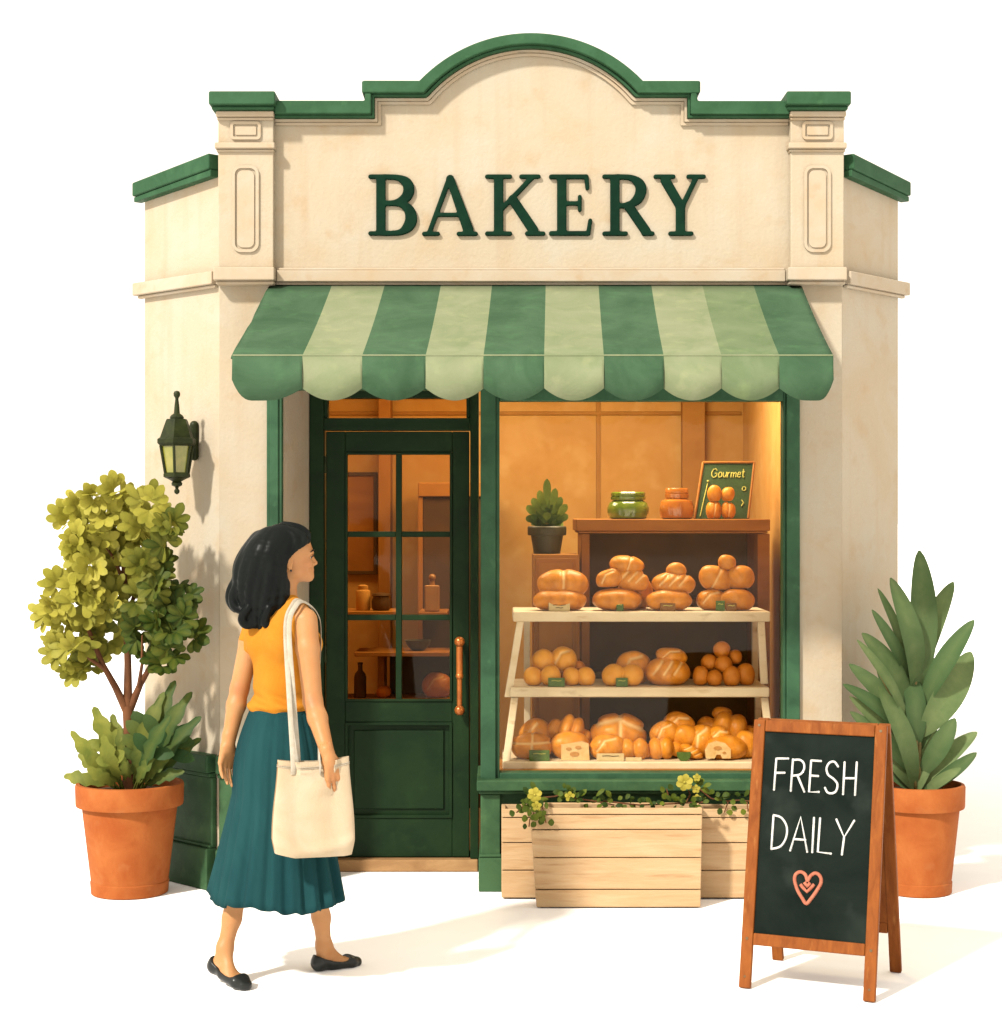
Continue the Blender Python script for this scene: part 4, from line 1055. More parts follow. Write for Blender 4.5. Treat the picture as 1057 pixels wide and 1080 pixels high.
# ---------------------------------------------------------------- price cards
def card(px, py, w, hh, Y, matk, label, floor, marks=0, shape='rect', flatlie=False):
    s = (DIST + Y) / FOC; cx_ = X(px, Y); w *= s * .5; hh *= s
    t = thing('price_card', (cx_, Y, floor), label, 'price card')
    m = MB()
    if shape == 'bowl':
        pts = [(-w, hh), (w, hh), (w * .95, hh * .5), (w * .6, .12 * hh), (w * .3, 0.001), (-w * .3, 0.001), (-w * .6, .12 * hh), (-w * .95, hh * .5)]
        m.prism([(cx_ + a, floor + b) for a, b in pts], Y, Y + .012)
    else:
        m.hexa([(cx_ - w, Y, floor + .0008), (cx_ + w, Y, floor + .0008), (cx_ + w, Y + .012, floor + .0008), (cx_ - w, Y + .012, floor + .0008)],
               [(cx_ - w, Y + .004, floor + hh), (cx_ + w, Y + .004, floor + hh), (cx_ + w, Y + .010, floor + hh), (cx_ - w, Y + .010, floor + hh)])
    m.build('card', M[matk], t, bevel=.002)
    if marks:
        k = MB()
        for i in range(marks):
            zc = floor + hh * (.68 - .3 * i); ww = w * (.6 - .25 * i)
            k.tube([(cx_ - ww, Y + .001, zc), (cx_ - ww * .3, Y + .001, zc + .002), (cx_ + ww * .3, Y + .001, zc - .001), (cx_ + ww, Y + .001, zc + .001)], .0017, 5)
        k.build('card_writing', M['ink'] if matk == 'tag_cream' else M['chalk_yellow'], t)
card(590, 636, 22.5, 9.5, y0_ + .025, 'tag_cream', 'cream price card on the top shelf in front of the leftmost pile', S0, 2)
card(654, 634, 7.5, 10, y0_ + .025, 'tag_green', 'small upright green price card standing alone on the top shelf', S0, 1)
card(704.5, 635, 16, 8.5, y0_ + .025, 'tag_brown', 'wide brown price card standing alone on the top shelf', S0, 1)
card(760, 635, 9.5, 11, y0_ + .025, 'tag_green', 'green price card beside a brown one on the top shelf', S0, 1)
card(771.5, 635, 11, 8.5, y0_ + .026, 'tag_brown', 'brown price card beside a green one on the top shelf', S0, 1)
card(587, 720, 17.5, 9.5, y1_ + .02, 'tag_green', 'left green price card on the middle shelf', S1, 1)
card(656, 720, 12.5, 9.5, y1_ + .02, 'tag_green', 'right green price card on the middle shelf', S1, 1)
card(569, 800, 21.5, 11.5, y2_ + .02, 'tag_green', 'green price card at the left of the bottom shelf', S2, 1)
card(644, 800, 29, 8, y2_ + .02, 'tag_cream', 'long cream price card in front of the biggest loaf on the bottom shelf', S2, 1)
card(668.5, 802, 17, 4, y2_ + .018, 'tag_cream', 'thin low cream strip card on the bottom shelf', S2, 0)
card(721.5, 799, 15, 9.5, y2_ + .02, 'tag_green', 'green bowl shaped price card on the bottom shelf', S2, 0, 'bowl')

# ================================================================ behind the door
IY = 1.35
ws = thing('shop_rack', (X(425, IY), IY + .15, .058), 'brown wooden rack with two shelves seen through the door glass', 'rack')
r_z1, r_z2, r_z3 = Z(645, IY), Z(688, IY), Z(738, IY)
for z in (r_z1, r_z2, r_z3):
    m = MB()
    x0, x1 = (X(360, IY), X(420, IY)) if z == r_z1 else (X(374, IY), X(474, IY)) if z == r_z2 else (X(356, IY), X(482, IY))
    m.box(x0, x1, IY, IY + .32, z - .022, z); m.build('rack_shelf', M['amber_wood'], ws, bevel=.003)
for px in (352, 397, 484):
    m = MB(); m.box(X(px, IY), X(px, IY) + .035, IY + .10, IY + .33, .0585, Z(690 if px == 397 else 660, IY)); m.build('rack_post', M['cabinet'], ws, bevel=.003)
m = MB(); m.box(X(399, IY) + .04, X(484, IY) - .002, IY + .322, IY + .34, .06, r_z2 - .024); m.build('rack_back', M['shadowy'], ws)
def sim(name, prof, px, Y, z, matk, lab, cat):
    m = MB(); s = (DIST + Y) / FOC; m.lathe([(r * s, z + h * s) for r, h in prof], (X(px, Y), Y, 0), 24)
    return tag(m.build(name, M[matk], None, (X(px, Y), Y, z)), lab, cat)
sim('canister', [(7, .1), (7.5, 1), (7.5, 20), (7, 21), (5, 22), (5.5, 24), (5.5, 26), (2, 27)], 383, IY + .12, r_z1, 'orange_wall', 'ochre lidded canister on the upper rack shelf inside the door', 'canister')
sim('dark_pot', [(8, .1), (9.5, 2), (10, 10), (8.5, 14), (8.5, 15), (10, 16), (9, 18), (3, 19)], 402, IY + .10, r_z1, 'shadowy', 'dark squat pot on the upper rack shelf inside the door', 'pot')
sim('bowl', [(5, .1), (8, 1.5), (12, 6), (14, 11), (13, 11), (11, 6.5), (2, 3)], 441, IY + .12, r_z2, 'darkpot', 'olive bowl on the lower rack shelf inside the door', 'bowl')
sim('bottle', [(6, .1), (6.5, 1), (6.5, 22), (5, 26), (2.5, 29), (2.5, 35), (3, 35.2), (3, 37), (1, 37.5)], 380, IY + .10, r_z3, 'shadowy', 'dark brown bottle at the left of the rack bottom shelf', 'bottle')
B('bread_loaf', 461, 724, 15, 13, IY + .12, 'arc', 0, r_z3, label='round loaf on the rack bottom shelf seen through the door glass', matk='bread_dark')
B('bread_roll', 405, 731, 8, 6.5, IY + .10, 'plain', 0, r_z3, label='small roll between the bottle and the loaf behind the door glass', matk='bread_dark')
WY = 2.36
pf_ = thing('picture_frame', (X(377, WY), WY, Z(604, WY)), 'dark framed picture hanging on the ochre wall behind the door', 'picture')
m = MB(); m.box(X(352, WY), X(396, WY), WY + .005, WY + .03, Z(604, WY), Z(500, WY)); m.build('picture', M['cabinet'], pf_)
m = MB(); q1 = [(X(a, WY), Z(b, WY)) for a, b in ((350, 606), (398, 606), (398, 498), (350, 498))]; q2 = [(X(a, WY), Z(b, WY)) for a, b in ((354, 602), (394, 602), (394, 502), (354, 502))]
m.ring(q1, q2, WY - .004, WY + .032); m.build('picture_border', M['shadowy'], pf_, bevel=.003)
pl_ = MB(); pl_.box(X(399, 2.2), X(412, 2.2), 2.2, 2.389, .059, 2.70)
tag(pl_.build('wall_post', M['amber_wood'], bld, bevel=.005))
CBY = 1.85
tc_ = thing('tall_cupboard', (X(462, CBY), CBY + .2, .058), 'tall dark brown cupboard behind the right column of door panes', 'cupboard')
m = MB(); m.box(X(446, CBY), X(520, CBY), CBY, CBY + .4, .0585, Z(524, CBY)); m.build('cupboard_body', M['shadowy'], tc_, bevel=.004)
m = MB(); m.box(X(441, CBY), X(524, CBY), CBY - .02, CBY + .42, Z(524, CBY) + .0005, Z(509, CBY)); m.build('cupboard_cornice', M['amber_wood'], tc_, bevel=.006)
m = MB(); m.box(X(441, CBY), X(446, CBY), CBY - .01, CBY + .02, .0586, Z(524.1, CBY)); m.build('cupboard_stile', M['amber_wood'], tc_, bevel=.003)
bt = thing('flask', (X(456, CBY - .3), CBY - .3, Z(645, CBY - .3)), 'square amber flask with a ball stopper on a small bracket inside the door', 'flask')
sB = (DIST + CBY - .3) / FOC; fx, fy, fz = X(456, CBY - .3), CBY - .3, Z(645, CBY - .3)
m = MB(); m.box(fx - 8 * sB, fx + 8 * sB, fy - .03, fy + .03, fz + .001, fz + 28 * sB); m.build('flask_body', M['bottle'], bt, bevel=.008)
m = MB(); m.lathe([(3 * sB, fz + 28 * sB), (2.5 * sB, fz + 32 * sB), (3.5 * sB, fz + 33 * sB)], (fx, fy, 0), 16); m.ball((fx, fy, fz + 36 * sB), 4 * sB, 7); m.build('flask_stopper', M['bottle'], bt)
m = MB(); m.box(fx - 14 * sB, fx + 16 * sB, fy - .06, CBY - .021, fz - .02, fz); tag(m.build('cupboard_bracket', M['amber_wood'], tc_, bevel=.003))
# ================================================================ potted tree on the left
def wing_gap(x, y):
    """distance in front of the splayed wing walls (positive = clear of the wall)"""
    if x < AL[0]:
        return _gap(x, y, AL, BL, -1)
    if x > AR[0]: return _gap(x, y, AR, BR, 1)
    return -y
def _gap(x, y, A, B_, side):
    ux, uy = B_[0] - A[0], B_[1] - A[1]; L = math.hypot(ux, uy); ux /= L; uy /= L
    nx, ny = (-uy, ux) if side < 0 else (uy, -ux)
    return (x - A[0]) * nx + (y - A[1]) * ny
def keep_clear(x, y, d=.03):
    """pull a foliage point towards the street until it clears the wall"""
    g_ = wing_gap(x, y)
    while g_ < d: y -= .02; g_ = wing_gap(x, y)
    return y
def flowerpot(parent, c, sP, rows, soil_h, soil_r):
    m = MB(); m.lathe([(r * sP, h * sP) for r, h in rows], c, 48); m.build('pot', M['terracotta'], parent, angle=30)
    m = MB(); m.lathe([(soil_r * sP, soil_h * sP - .01), (soil_r * sP, soil_h * sP), (soil_r * .6 * sP, soil_h * sP + .012), (.001, soil_h * sP + .016)], c, 30); m.build('soil', M['soil'], parent)
TY = -.06; sT = (DIST + TY) / FOC; tc = (X(137, TY), TY, 0)
tree = thing('potted_tree', tc, 'small olive green leafy tree with low undergrowth in the left terracotta pot', 'potted tree')
flowerpot(tree, tc, sT, [(38, .05), (40, 1), (41, 13), (40.2, 14), (49.5, 91), (49.5, 92), (55.5, 93), (56, 95), (56.5, 114), (55.5, 116), (52, 116.5), (50.5, 114), (50, 104), (4, 103)], 105, 50.2)
rg = random.Random(21)
def tp(px, py, dy=0.0): return (X(px, TY + dy), TY + dy, Z(py, TY + dy))
m = MB()
m.tube([tp(137, 836), tp(136, 800), tp(136, 770, -.01), tp(135, 745)], [.034, .027, .024, .025], 12)
for pth, rad in (([(135, 748, 0), (135, 700, .0), (133, 640, -.02), (130, 590, 0), (127, 548, 0)], [.021, .016, .014, .010, .005]),
                 ([(135, 752, 0), (122, 725, -.02), (108, 700, -.04), (95, 668, -.06), (82, 640, -.05)], [.02, .015, .012, .009, .004]),
                 ([(136, 750, 0), (148, 722, .0), (163, 695, -.03), (180, 665, -.06)], [.02, .014, .010, .004]),
                 ([(134, 650, -.02), (144, 622, -.02), (155, 595, -.03), (165, 565, -.02)], [.011, .009, .007, .003]),
                 ([(131, 615, 0), (121, 590, -.03), (104, 565, -.04)], [.010, .007, .003]),
                 ([(110, 705, -.04), (95, 695, -.09), (80, 680, -.1)], [.010, .007, .003]),
                 ([(146, 726, 0), (150, 700, -.1), (150, 670, -.14)], [.010, .007, .003]),
                 ([(135, 690, 0), (140, 660, .08), (150, 640, .08)], [.010, .007, .003])):
    m.tube([tp(*p) for p in pth], rad, 10)
m.weld(); m.build('trunk', M['bark'], tree, angle=60)
clumps = [(345, 372), (255, 392), (190, 430), (165, 480), (182, 550), (192, 595), (240, 640), (298, 640), (345, 655), (300, 450), (350, 440), (402, 440), (460, 432), (492, 470), (545, 500), (530, 570), (512, 630), (488, 668),
          (430, 580), (380, 520), (250, 500), (230, 560), (290, 560), (440, 648), (335, 585), (300, 505), (440, 510),
          (130, 722), (185, 722), (92, 790), (78, 832), (130, 842), (190, 780), (240, 752), (262, 712), (290, 800), (330, 752), (250, 868), (308, 898), (200, 880), (112, 920), (140, 962), (182, 1008), (222, 998), (170, 940),
          (402, 762), (440, 742), (490, 722), (542, 780), (590, 752), (602, 830), (618, 895), (560, 862), (500, 850), (560, 950), (520, 990), (450, 930), (482, 800), (405, 835), (430, 885), (240, 810)]
rgb_ = random.Random(4)
blobs = [(134 + (a / 3.303 - 114) * .90, 616 + (b / 3.303 - 214) * .97, rgb_.uniform(10, 14), rgb_.uniform(-.17, .07) - (.06 if a > 420 else 0)) for a, b in clumps]
m = MB()
def sprig(m, base, dirv, size, nl, t0):
    """a fan of rounded leaflets"""
    d = Vector(dirv).normalized(); side = d.cross(Vector((rg.uniform(-.4, .4), -1, rg.uniform(.0, .7)))).normalized(); nrm = side.cross(d)
    for k in range(nl):
        a = (k - (nl - 1) / 2) * math.radians(215 / nl); ln = size * (1 - .13 * abs(a)) * rg.uniform(.85, 1.1)
        v = (d * math.cos(a) + side * math.sin(a)).normalized()
        b = Vector(base) - d * (.25 * size) * abs(math.sin(a)) * .3
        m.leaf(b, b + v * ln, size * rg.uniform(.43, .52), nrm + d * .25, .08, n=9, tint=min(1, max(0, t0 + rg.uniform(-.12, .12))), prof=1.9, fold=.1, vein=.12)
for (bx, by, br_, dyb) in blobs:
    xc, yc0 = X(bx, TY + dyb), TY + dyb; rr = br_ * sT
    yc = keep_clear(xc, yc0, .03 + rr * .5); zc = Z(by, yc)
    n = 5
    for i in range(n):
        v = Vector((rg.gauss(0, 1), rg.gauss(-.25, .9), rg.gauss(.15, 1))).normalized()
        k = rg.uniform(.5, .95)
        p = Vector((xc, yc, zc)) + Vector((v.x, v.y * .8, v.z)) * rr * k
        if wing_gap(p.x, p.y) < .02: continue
        t0 = min(1, max(0, .34 + 1.1 * (bx - 128) / 100 + .55 * (by - 600) / 90 + rg.uniform(-.2, .2)))  # darker to the right: the crown's shaded side put into the leaf colour
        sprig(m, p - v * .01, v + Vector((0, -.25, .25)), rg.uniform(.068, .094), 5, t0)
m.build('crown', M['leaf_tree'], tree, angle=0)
print('crown faces', len(m.F))
# undergrowth
m = MB()
ub = (115 + 20, 829)
for (zx, zy, w) in ((262, 215, 62), (325, 240, 52), (182, 302, 52), (207, 380, 50), (155, 455, 52), (240, 432, 46), (292, 318, 56), (345, 325, 60), (392, 318, 50), (438, 300, 56), (458, 232, 56), (540, 125, 62), (500, 165, 60),
                    (596, 165, 62), (628, 250, 60), (630, 325, 52), (545, 300, 56), (572, 440, 48), (520, 250, 60), (480, 330, 50), (370, 400, 46), (420, 420, 46), (300, 420, 46), (520, 395, 50), (270, 395, 44), (350, 280, 40), (470, 390, 44)):
    px, py = 20 + zx / 3.303, 680 + zy / 3.303
    y = TY + rg.uniform(-.22, .02) + (.0 if px > 150 else .06)
    x = X(px, y); y = keep_clear(x, y, .03); tip = np.array([X(px, y), y, Z(py, y)])
    base = np.array([tc[0] + (tip[0] - tc[0]) * .18, TY + (y - TY) * .3, 108 * sT])
    mid = base + (tip - base) * .40 + np.array([0, -.01, .02])
    m.tube([base, (base + mid) / 2 + np.array([0, 0, .006]), mid], [.006, .0045, .003], 6, tint=.3)
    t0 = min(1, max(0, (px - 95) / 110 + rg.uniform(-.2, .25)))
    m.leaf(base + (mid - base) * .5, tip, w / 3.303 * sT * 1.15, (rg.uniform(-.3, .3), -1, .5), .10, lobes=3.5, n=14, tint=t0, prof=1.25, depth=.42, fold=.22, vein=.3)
    if w > 54:      # side leaflets on the bigger sprigs
        for s in (-1, 1):
            ax_ = tip - mid; sd = np.array([ax_[2], 0, -ax_[0]]) * s
            q = mid + ax_ * .35 + sd * .45 + np.array([0, -.02, 0])
            if wing_gap(q[0], q[1]) > .01: m.leaf(mid + ax_ * .1, q, w / 3.303 * sT * .8, (0, -1, .4), .1, n=6, tint=t0, prof=1.3)
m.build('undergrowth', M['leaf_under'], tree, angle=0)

# ================================================================ big leaved plant on the right
RYp = -.04; sR = (DIST + RYp) / FOC; rc = (X(967, RYp), RYp, 0)
rp = thing('potted_shrub', rc, 'tall plant with upright paddle leaves in the right terracotta pot', 'potted plant')
flowerpot(rp, rc, sR, [(34, .05), (36, 1), (36.5, 12), (35.8, 13), (44, 88), (44, 89), (49, 90), (49.5, 92), (50, 112), (49, 114), (46, 114.5), (45, 112), (44.5, 104), (4, 103)], 104, 44.6)
m = MB(); st = MB(); rg = random.Random(5)
LV = [((450, 380), (458, 46), 66), ((440, 370), (398, 112), 58), ((425, 320), (364, 133), 26), ((430, 340), (350, 182), 30), ((440, 410), (328, 233), 58), ((430, 450), (318, 248), 32),
      ((435, 460), (299, 303), 46), ((435, 490), (288, 348), 42), ((440, 525), (299, 378), 36), ((440, 555), (299, 412), 42), ((442, 600), (368, 356), 62), ((440, 590), (332, 442), 40),
      ((455, 340), (526, 115), 56), ((455, 410), (574, 204), 54), ((455, 470), (574, 277), 74), ((456, 560), (535, 428), 50), ((457, 590), (582, 456), 46), ((458, 600), (584, 506), 34),
      ((460, 600), (546, 541), 28), ((445, 320), (482, 150), 54), ((445, 590), (408, 440), 56), ((440, 595), (345, 500), 40), ((450, 595), (485, 430), 44), ((440, 480), (360, 300), 50), ((440, 600), (380, 470), 44), ((446, 500), (425, 300), 54), ((455, 500), (515, 335), 46), ((448, 470), (470, 240), 52)]
for i, ((ax_, ay), (bx_, by_), w) in enumerate(LV):
    p0 = (760 + ax_ / 2.162, 560 + ay / 2.162); p1 = (760 + bx_ / 2.162, 560 + by_ / 2.162)
    yb = RYp + rg.uniform(-.03, .03); yt = RYp + rg.uniform(-.20, .02)
    if i >= 19: yt = RYp + rg.uniform(-.02, .08)
    yt = keep_clear(X(p1[0], yt), yt, .04); yb = keep_clear(X(p0[0], yb), yb, .05)
    b, t = P(p0[0], p0[1], yb), P(p1[0], p1[1], yt)
    root = np.array([rc[0] + (b[0] - rc[0]) * .4, RYp + (yb - RYp) * .5, 106 * sR])
    if b[2] > root[2] + .05: st.tube([root, (root + b) / 2 + np.array([0, -.005, 0]), b, b + (t - b) * .2], [.010, .009, .007, .004], 8)
    s_ = sR * 1.12
    m.leaf(b, t, w * .84 / 2.162 * s_, (rg.uniform(-.45, .45) + (.25 if p1[0] < 965 else -.25), -1, .35), rg.uniform(.05, .12), n=16, tint=rg.uniform(.15, .9), prof=1.12, fold=.20, vein=.3)
    # midrib
    st.tube([b, b + (t - b) * .5 + np.array([0, .004, 0]), b + (t - b) * .8], [.005, .003, .0015], 6)
m.build('foliage', M['leaf_paddle'], rp, angle=0)
st.build('stem', mat('pale_stem', shade((150, 140, 80), 1.7), shade((128, 104, 56), 1.7), rough=.6, scale=9), rp, angle=0)

# ================================================================ planter crates under the window
def planter(name, x0t, x1t, x0b, x1b, yf, yb_, z0, z1, label, cuts_, feet):
    t = thing(name, ((x0t + x1t) / 2, (yf + yb_) / 2, 0), label, 'planter')
    rg2 = random.Random(int(x0t * 1000))
    m = MB(); lv = [z0 + (z1 - z0) * c for c in cuts_]
    for a, b in zip(lv[:-1], lv[1:]):
        f0, f1 = (a + .0018 - z0) / (z1 - z0), (b - .0018 - z0) / (z1 - z0)
        L0, L1 = x0b + (x0t - x0b) * f0, x0b + (x0t - x0b) * f1; R0, R1 = x1b + (x1t - x1b) * f0, x1b + (x1t - x1b) * f1
        j = rg2.uniform(-.002, .002)
        m.hexa([(L0, yf + j, a + .0018), (R0, yf + j, a + .0018), (R0, yf + .018, a + .0018), (L0, yf + .018, a + .0018)],
               [(L1, yf + j, b - .0018), (R1, yf + j, b - .0018), (R1, yf + .018, b - .0018), (L1, yf + .018, b - .0018)])
    m.build('front_panel', M['crate'], t, bevel=.004)
    for s in (0, 1):
        m = MB(); xt, xb = (x0t, x0b) if not s else (x1t - .018, x1b - .018)
        for a, b in zip(lv[:-1], lv[1:]):
            f0, f1 = (a + .0018 - z0) / (z1 - z0), (b - .0018 - z0) / (z1 - z0)
            p, q = xb + (xt - xb) * f0, xb + (xt - xb) * f1
            m.hexa([(p, yf + .0185, a + .0018), (p + .018, yf + .0185, a + .0018), (p + .018, yb_ - .0185, a + .0018), (p, yb_ - .0185, a + .0018)],
                   [(q, yf + .0185, b - .0018), (q + .018, yf + .0185, b - .0018), (q + .018, yb_ - .0185, b - .0018), (q, yb_ - .0185, b - .0018)])
        m.build('end_panel', M['crate'], t, bevel=.004)
    m = MB(); m.hexa([(x0b, yb_ - .018, z0 + .003), (x1b, yb_ - .018, z0 + .003), (x1b, yb_, z0 + .003), (x0b, yb_, z0 + .003)], [(x0t, yb_ - .018, z1 - .003), (x1t, yb_ - .018, z1 - .003), (x1t, yb_, z1 - .003), (x0t, yb_, z1 - .003)])
    m.build('back_panel', M['crate'], t, bevel=.004)
    m = MB(); m.box(max(x0t, x0b) + .024, min(x1t, x1b) - .024, yf + .0195, yb_ - .0195, z0 + .02, z1 - .03); m.build('soil', M['soil'], t)
    m = MB()
    for (zc, xa) in feet: m.tube([(xa, yf - .004, zc), (xa, yf + .004, zc)], .005, 8)
    if feet: m.build('nail', M['screw'], t)
    if z0 > .02:
        for fx_ in (x0b + .06, x1b - .06):
            m = MB(); m.box(fx_ - .03, fx_ + .03, yf + .03, yb_ - .03, 0.0005, z0 + .0025); m.build('foot', M['cabinet'], t, bevel=.004)
    return t
yf2 = -.21
planter('wooden_planter', X(529, yf2), X(832, yf2), X(529, yf2), X(832, yf2), yf2, -.062, .006, Z(853, yf2), 'long pale plank planter standing against the green bulkhead', (0, .31, .62, .90, 1), [])
yf1 = -.385
planter('wooden_planter', X(559, yf1), X(741, yf1), X(566, yf1), X(739, yf1), yf1, -.225, .004, Z(852, yf1), 'shorter tapered plank planter standing in front of the long one', (0, .18, .50, .78, .93, 1), [])

# creepers that spill out of the planters
rg = random.Random(9)
def creeper(name, pts, yb, label, n_leaf, flowers=(), hang=()):
    t = thing(name, (X(pts[0][0], yb), yb, Z(pts[0][1], yb)), label, 'creeper')
    m = MB(); lf = MB()
    pa = [P(a, b, yb + rg.uniform(-.015, .015)) for a, b in pts]
    m.tube(pa, .0035, 6)
    for k in range(n_leaf):
        f = rg.uniform(0, len(pa) - 1.001); i = int(f); p = pa[i] + (pa[i + 1] - pa[i]) * (f - i)
        d = np.array([rg.uniform(-1, 1), rg.uniform(-.7, .1), rg.uniform(-.5, 1)]); d /= np.linalg.norm(d)
        e = p + d * rg.uniform(.012, .028)
        lf.leaf(e, e + (d + np.array([rg.uniform(-.5, .5), 0, rg.uniform(-.4, .4)])) * rg.uniform(.02, .034), rg.uniform(.018, .028), (rg.uniform(-.4, .4), -1, .5), .1, n=4, tint=rg.uniform(0, 1), prof=1.4)
    for chain_ in hang:
        ch = [P(a, b, c) for a, b, c in chain_]; m.tube(ch, .003, 6)
        for p in ch:
            for s in (-1, 1):
                e = p + np.array([s * .008, -.006, .002]); lf.leaf(e, e + np.array([s * rg.uniform(.015, .03), -.006, rg.uniform(-.012, .02)]), rg.uniform(.024, .034), (0, -1, .2), .08, n=5, tint=rg.uniform(.1, .9), prof=1.3)
    m.build('vine', M['bark'], t); lf.build('creeper_leaves', M['leaf_small'], t, angle=0)
    for (fx_, fy_, r, yy, np_) in flowers:
        r = r * .8
        c = P(fx_, fy_, yy); s = (DIST + yy) / FOC; fl_ = MB()
        for k in range(np_):
            a = 2 * math.pi * k / np_ + .3
            v = np.array([math.cos(a), -.12, math.sin(a)]); fl_.leaf(c + v * r * s * .1, c + v * r * s, r * s * .78, (0, -1, .15), .10, n=6, tint=rg.uniform(0, .6), prof=1.5)
        fl_.ball(c + np.array([0, -.004, 0]), r * s * .17, 5); fl_.build('blossom', M['petal'], t, angle=0)
zr1 = 850
creeper('trailing_creeper', [(556, 846), (565, 842), (585, 840), (598, 836), (606, 842), (628, 845), (648, 849)], yf1 + .05, 'leafy creeper with a pale blossom cluster hanging over the left end of the front planter', 40,
        flowers=[(564, 838, 10, yf1 - .02, 6), (566, 850, 7, yf1 - .03, 5), (601, 840, 7, yf1 + .02, 5)],
        hang=[[(562, 846, yf1 - .01), (560, 852, yf1 - .02), (563, 858, yf1 - .02), (559, 864, yf1 - .02), (558, 872, yf1 - .02)], [(566, 848, yf1 - .012), (569, 856, yf1 - .02), (566, 863, yf1 - .02)], [(572, 850, yf1 - .01), (576, 868, yf1 - .012)],
              [(552, 850, yf1 + .04), (545, 857, yf1 + .06)]])
creeper('trailing_creeper', [(636, 845), (655, 847), (675, 849), (700, 848), (722, 847), (742, 846)], yf1 + .07, 'thin leafy creeper running along the middle of the front planter', 46)
creeper('trailing_creeper', [(724, 846), (728, 838), (724, 828), (735, 830), (750, 842), (765, 845), (780, 844), (800, 846)], yf2 + .03, 'creeper with one large yellow flower rising at the right of the planters', 30,
        flowers=[(722, 825, 11.5, yf2 - .01, 6), (735, 820, 5.5, yf2, 5), (734, 832, 6, yf2, 5), (735, 842, 6, yf2, 5)],
        hang=[[(768, 846, yf2 - .005), (764, 857, yf2 - .012)], [(788, 846, yf2 - .005), (789, 856, yf2 - .012)], [(706, 842, yf2 + .02), (703, 832, yf2 + .02)]])

# ================================================================ sandwich board
bd_ = thing('sandwich_board', (1.18, -1.52, 0), 'wooden framed chalkboard A-sign reading FRESH DAILY with a salmon heart', 'sign')
ang = math.radians(-24); U = np.array([math.cos(ang), math.sin(ang), 0]); W = np.array([-math.sin(ang), math.cos(ang), 0])
FL = np.array([.845, -1.645, 0.0]); BW, DP, HT = .482, .42, .925
Zu = np.array([0, 0, 1.0])
def leaf_frame(front):
    base = FL if front else FL + W * DP
    s = 1 if front else -1
    up = (W * (s * DP * .5 - s * .012) + Zu * HT); Ls = np.linalg.norm(up); up /= Ls
    out = np.cross(U, up) * s                       # points away from the inside of the A
    if (out @ W) * s > 0: out = -out
    return base, up, out, Ls
def curvy(pts):
    if len(pts) < 4: return pts
    P_ = np.array(pts, float); out = []
    for k in range(len(P_) - 1):
        p0, p1, p2, p3 = P_[max(k - 1, 0)], P_[k], P_[k + 1], P_[min(k + 2, len(P_) - 1)]
        for t in np.linspace(0, 1, 6)[:-1]:
            out.append(.5 * (2 * p1 + (p2 - p0) * t + (2 * p0 - 5 * p1 + 4 * p2 - p3) * t * t + (3 * p1 - p0 - 3 * p2 + p3) * t ** 3))
    return [tuple(p) for p in out] + [tuple(P_[-1])]
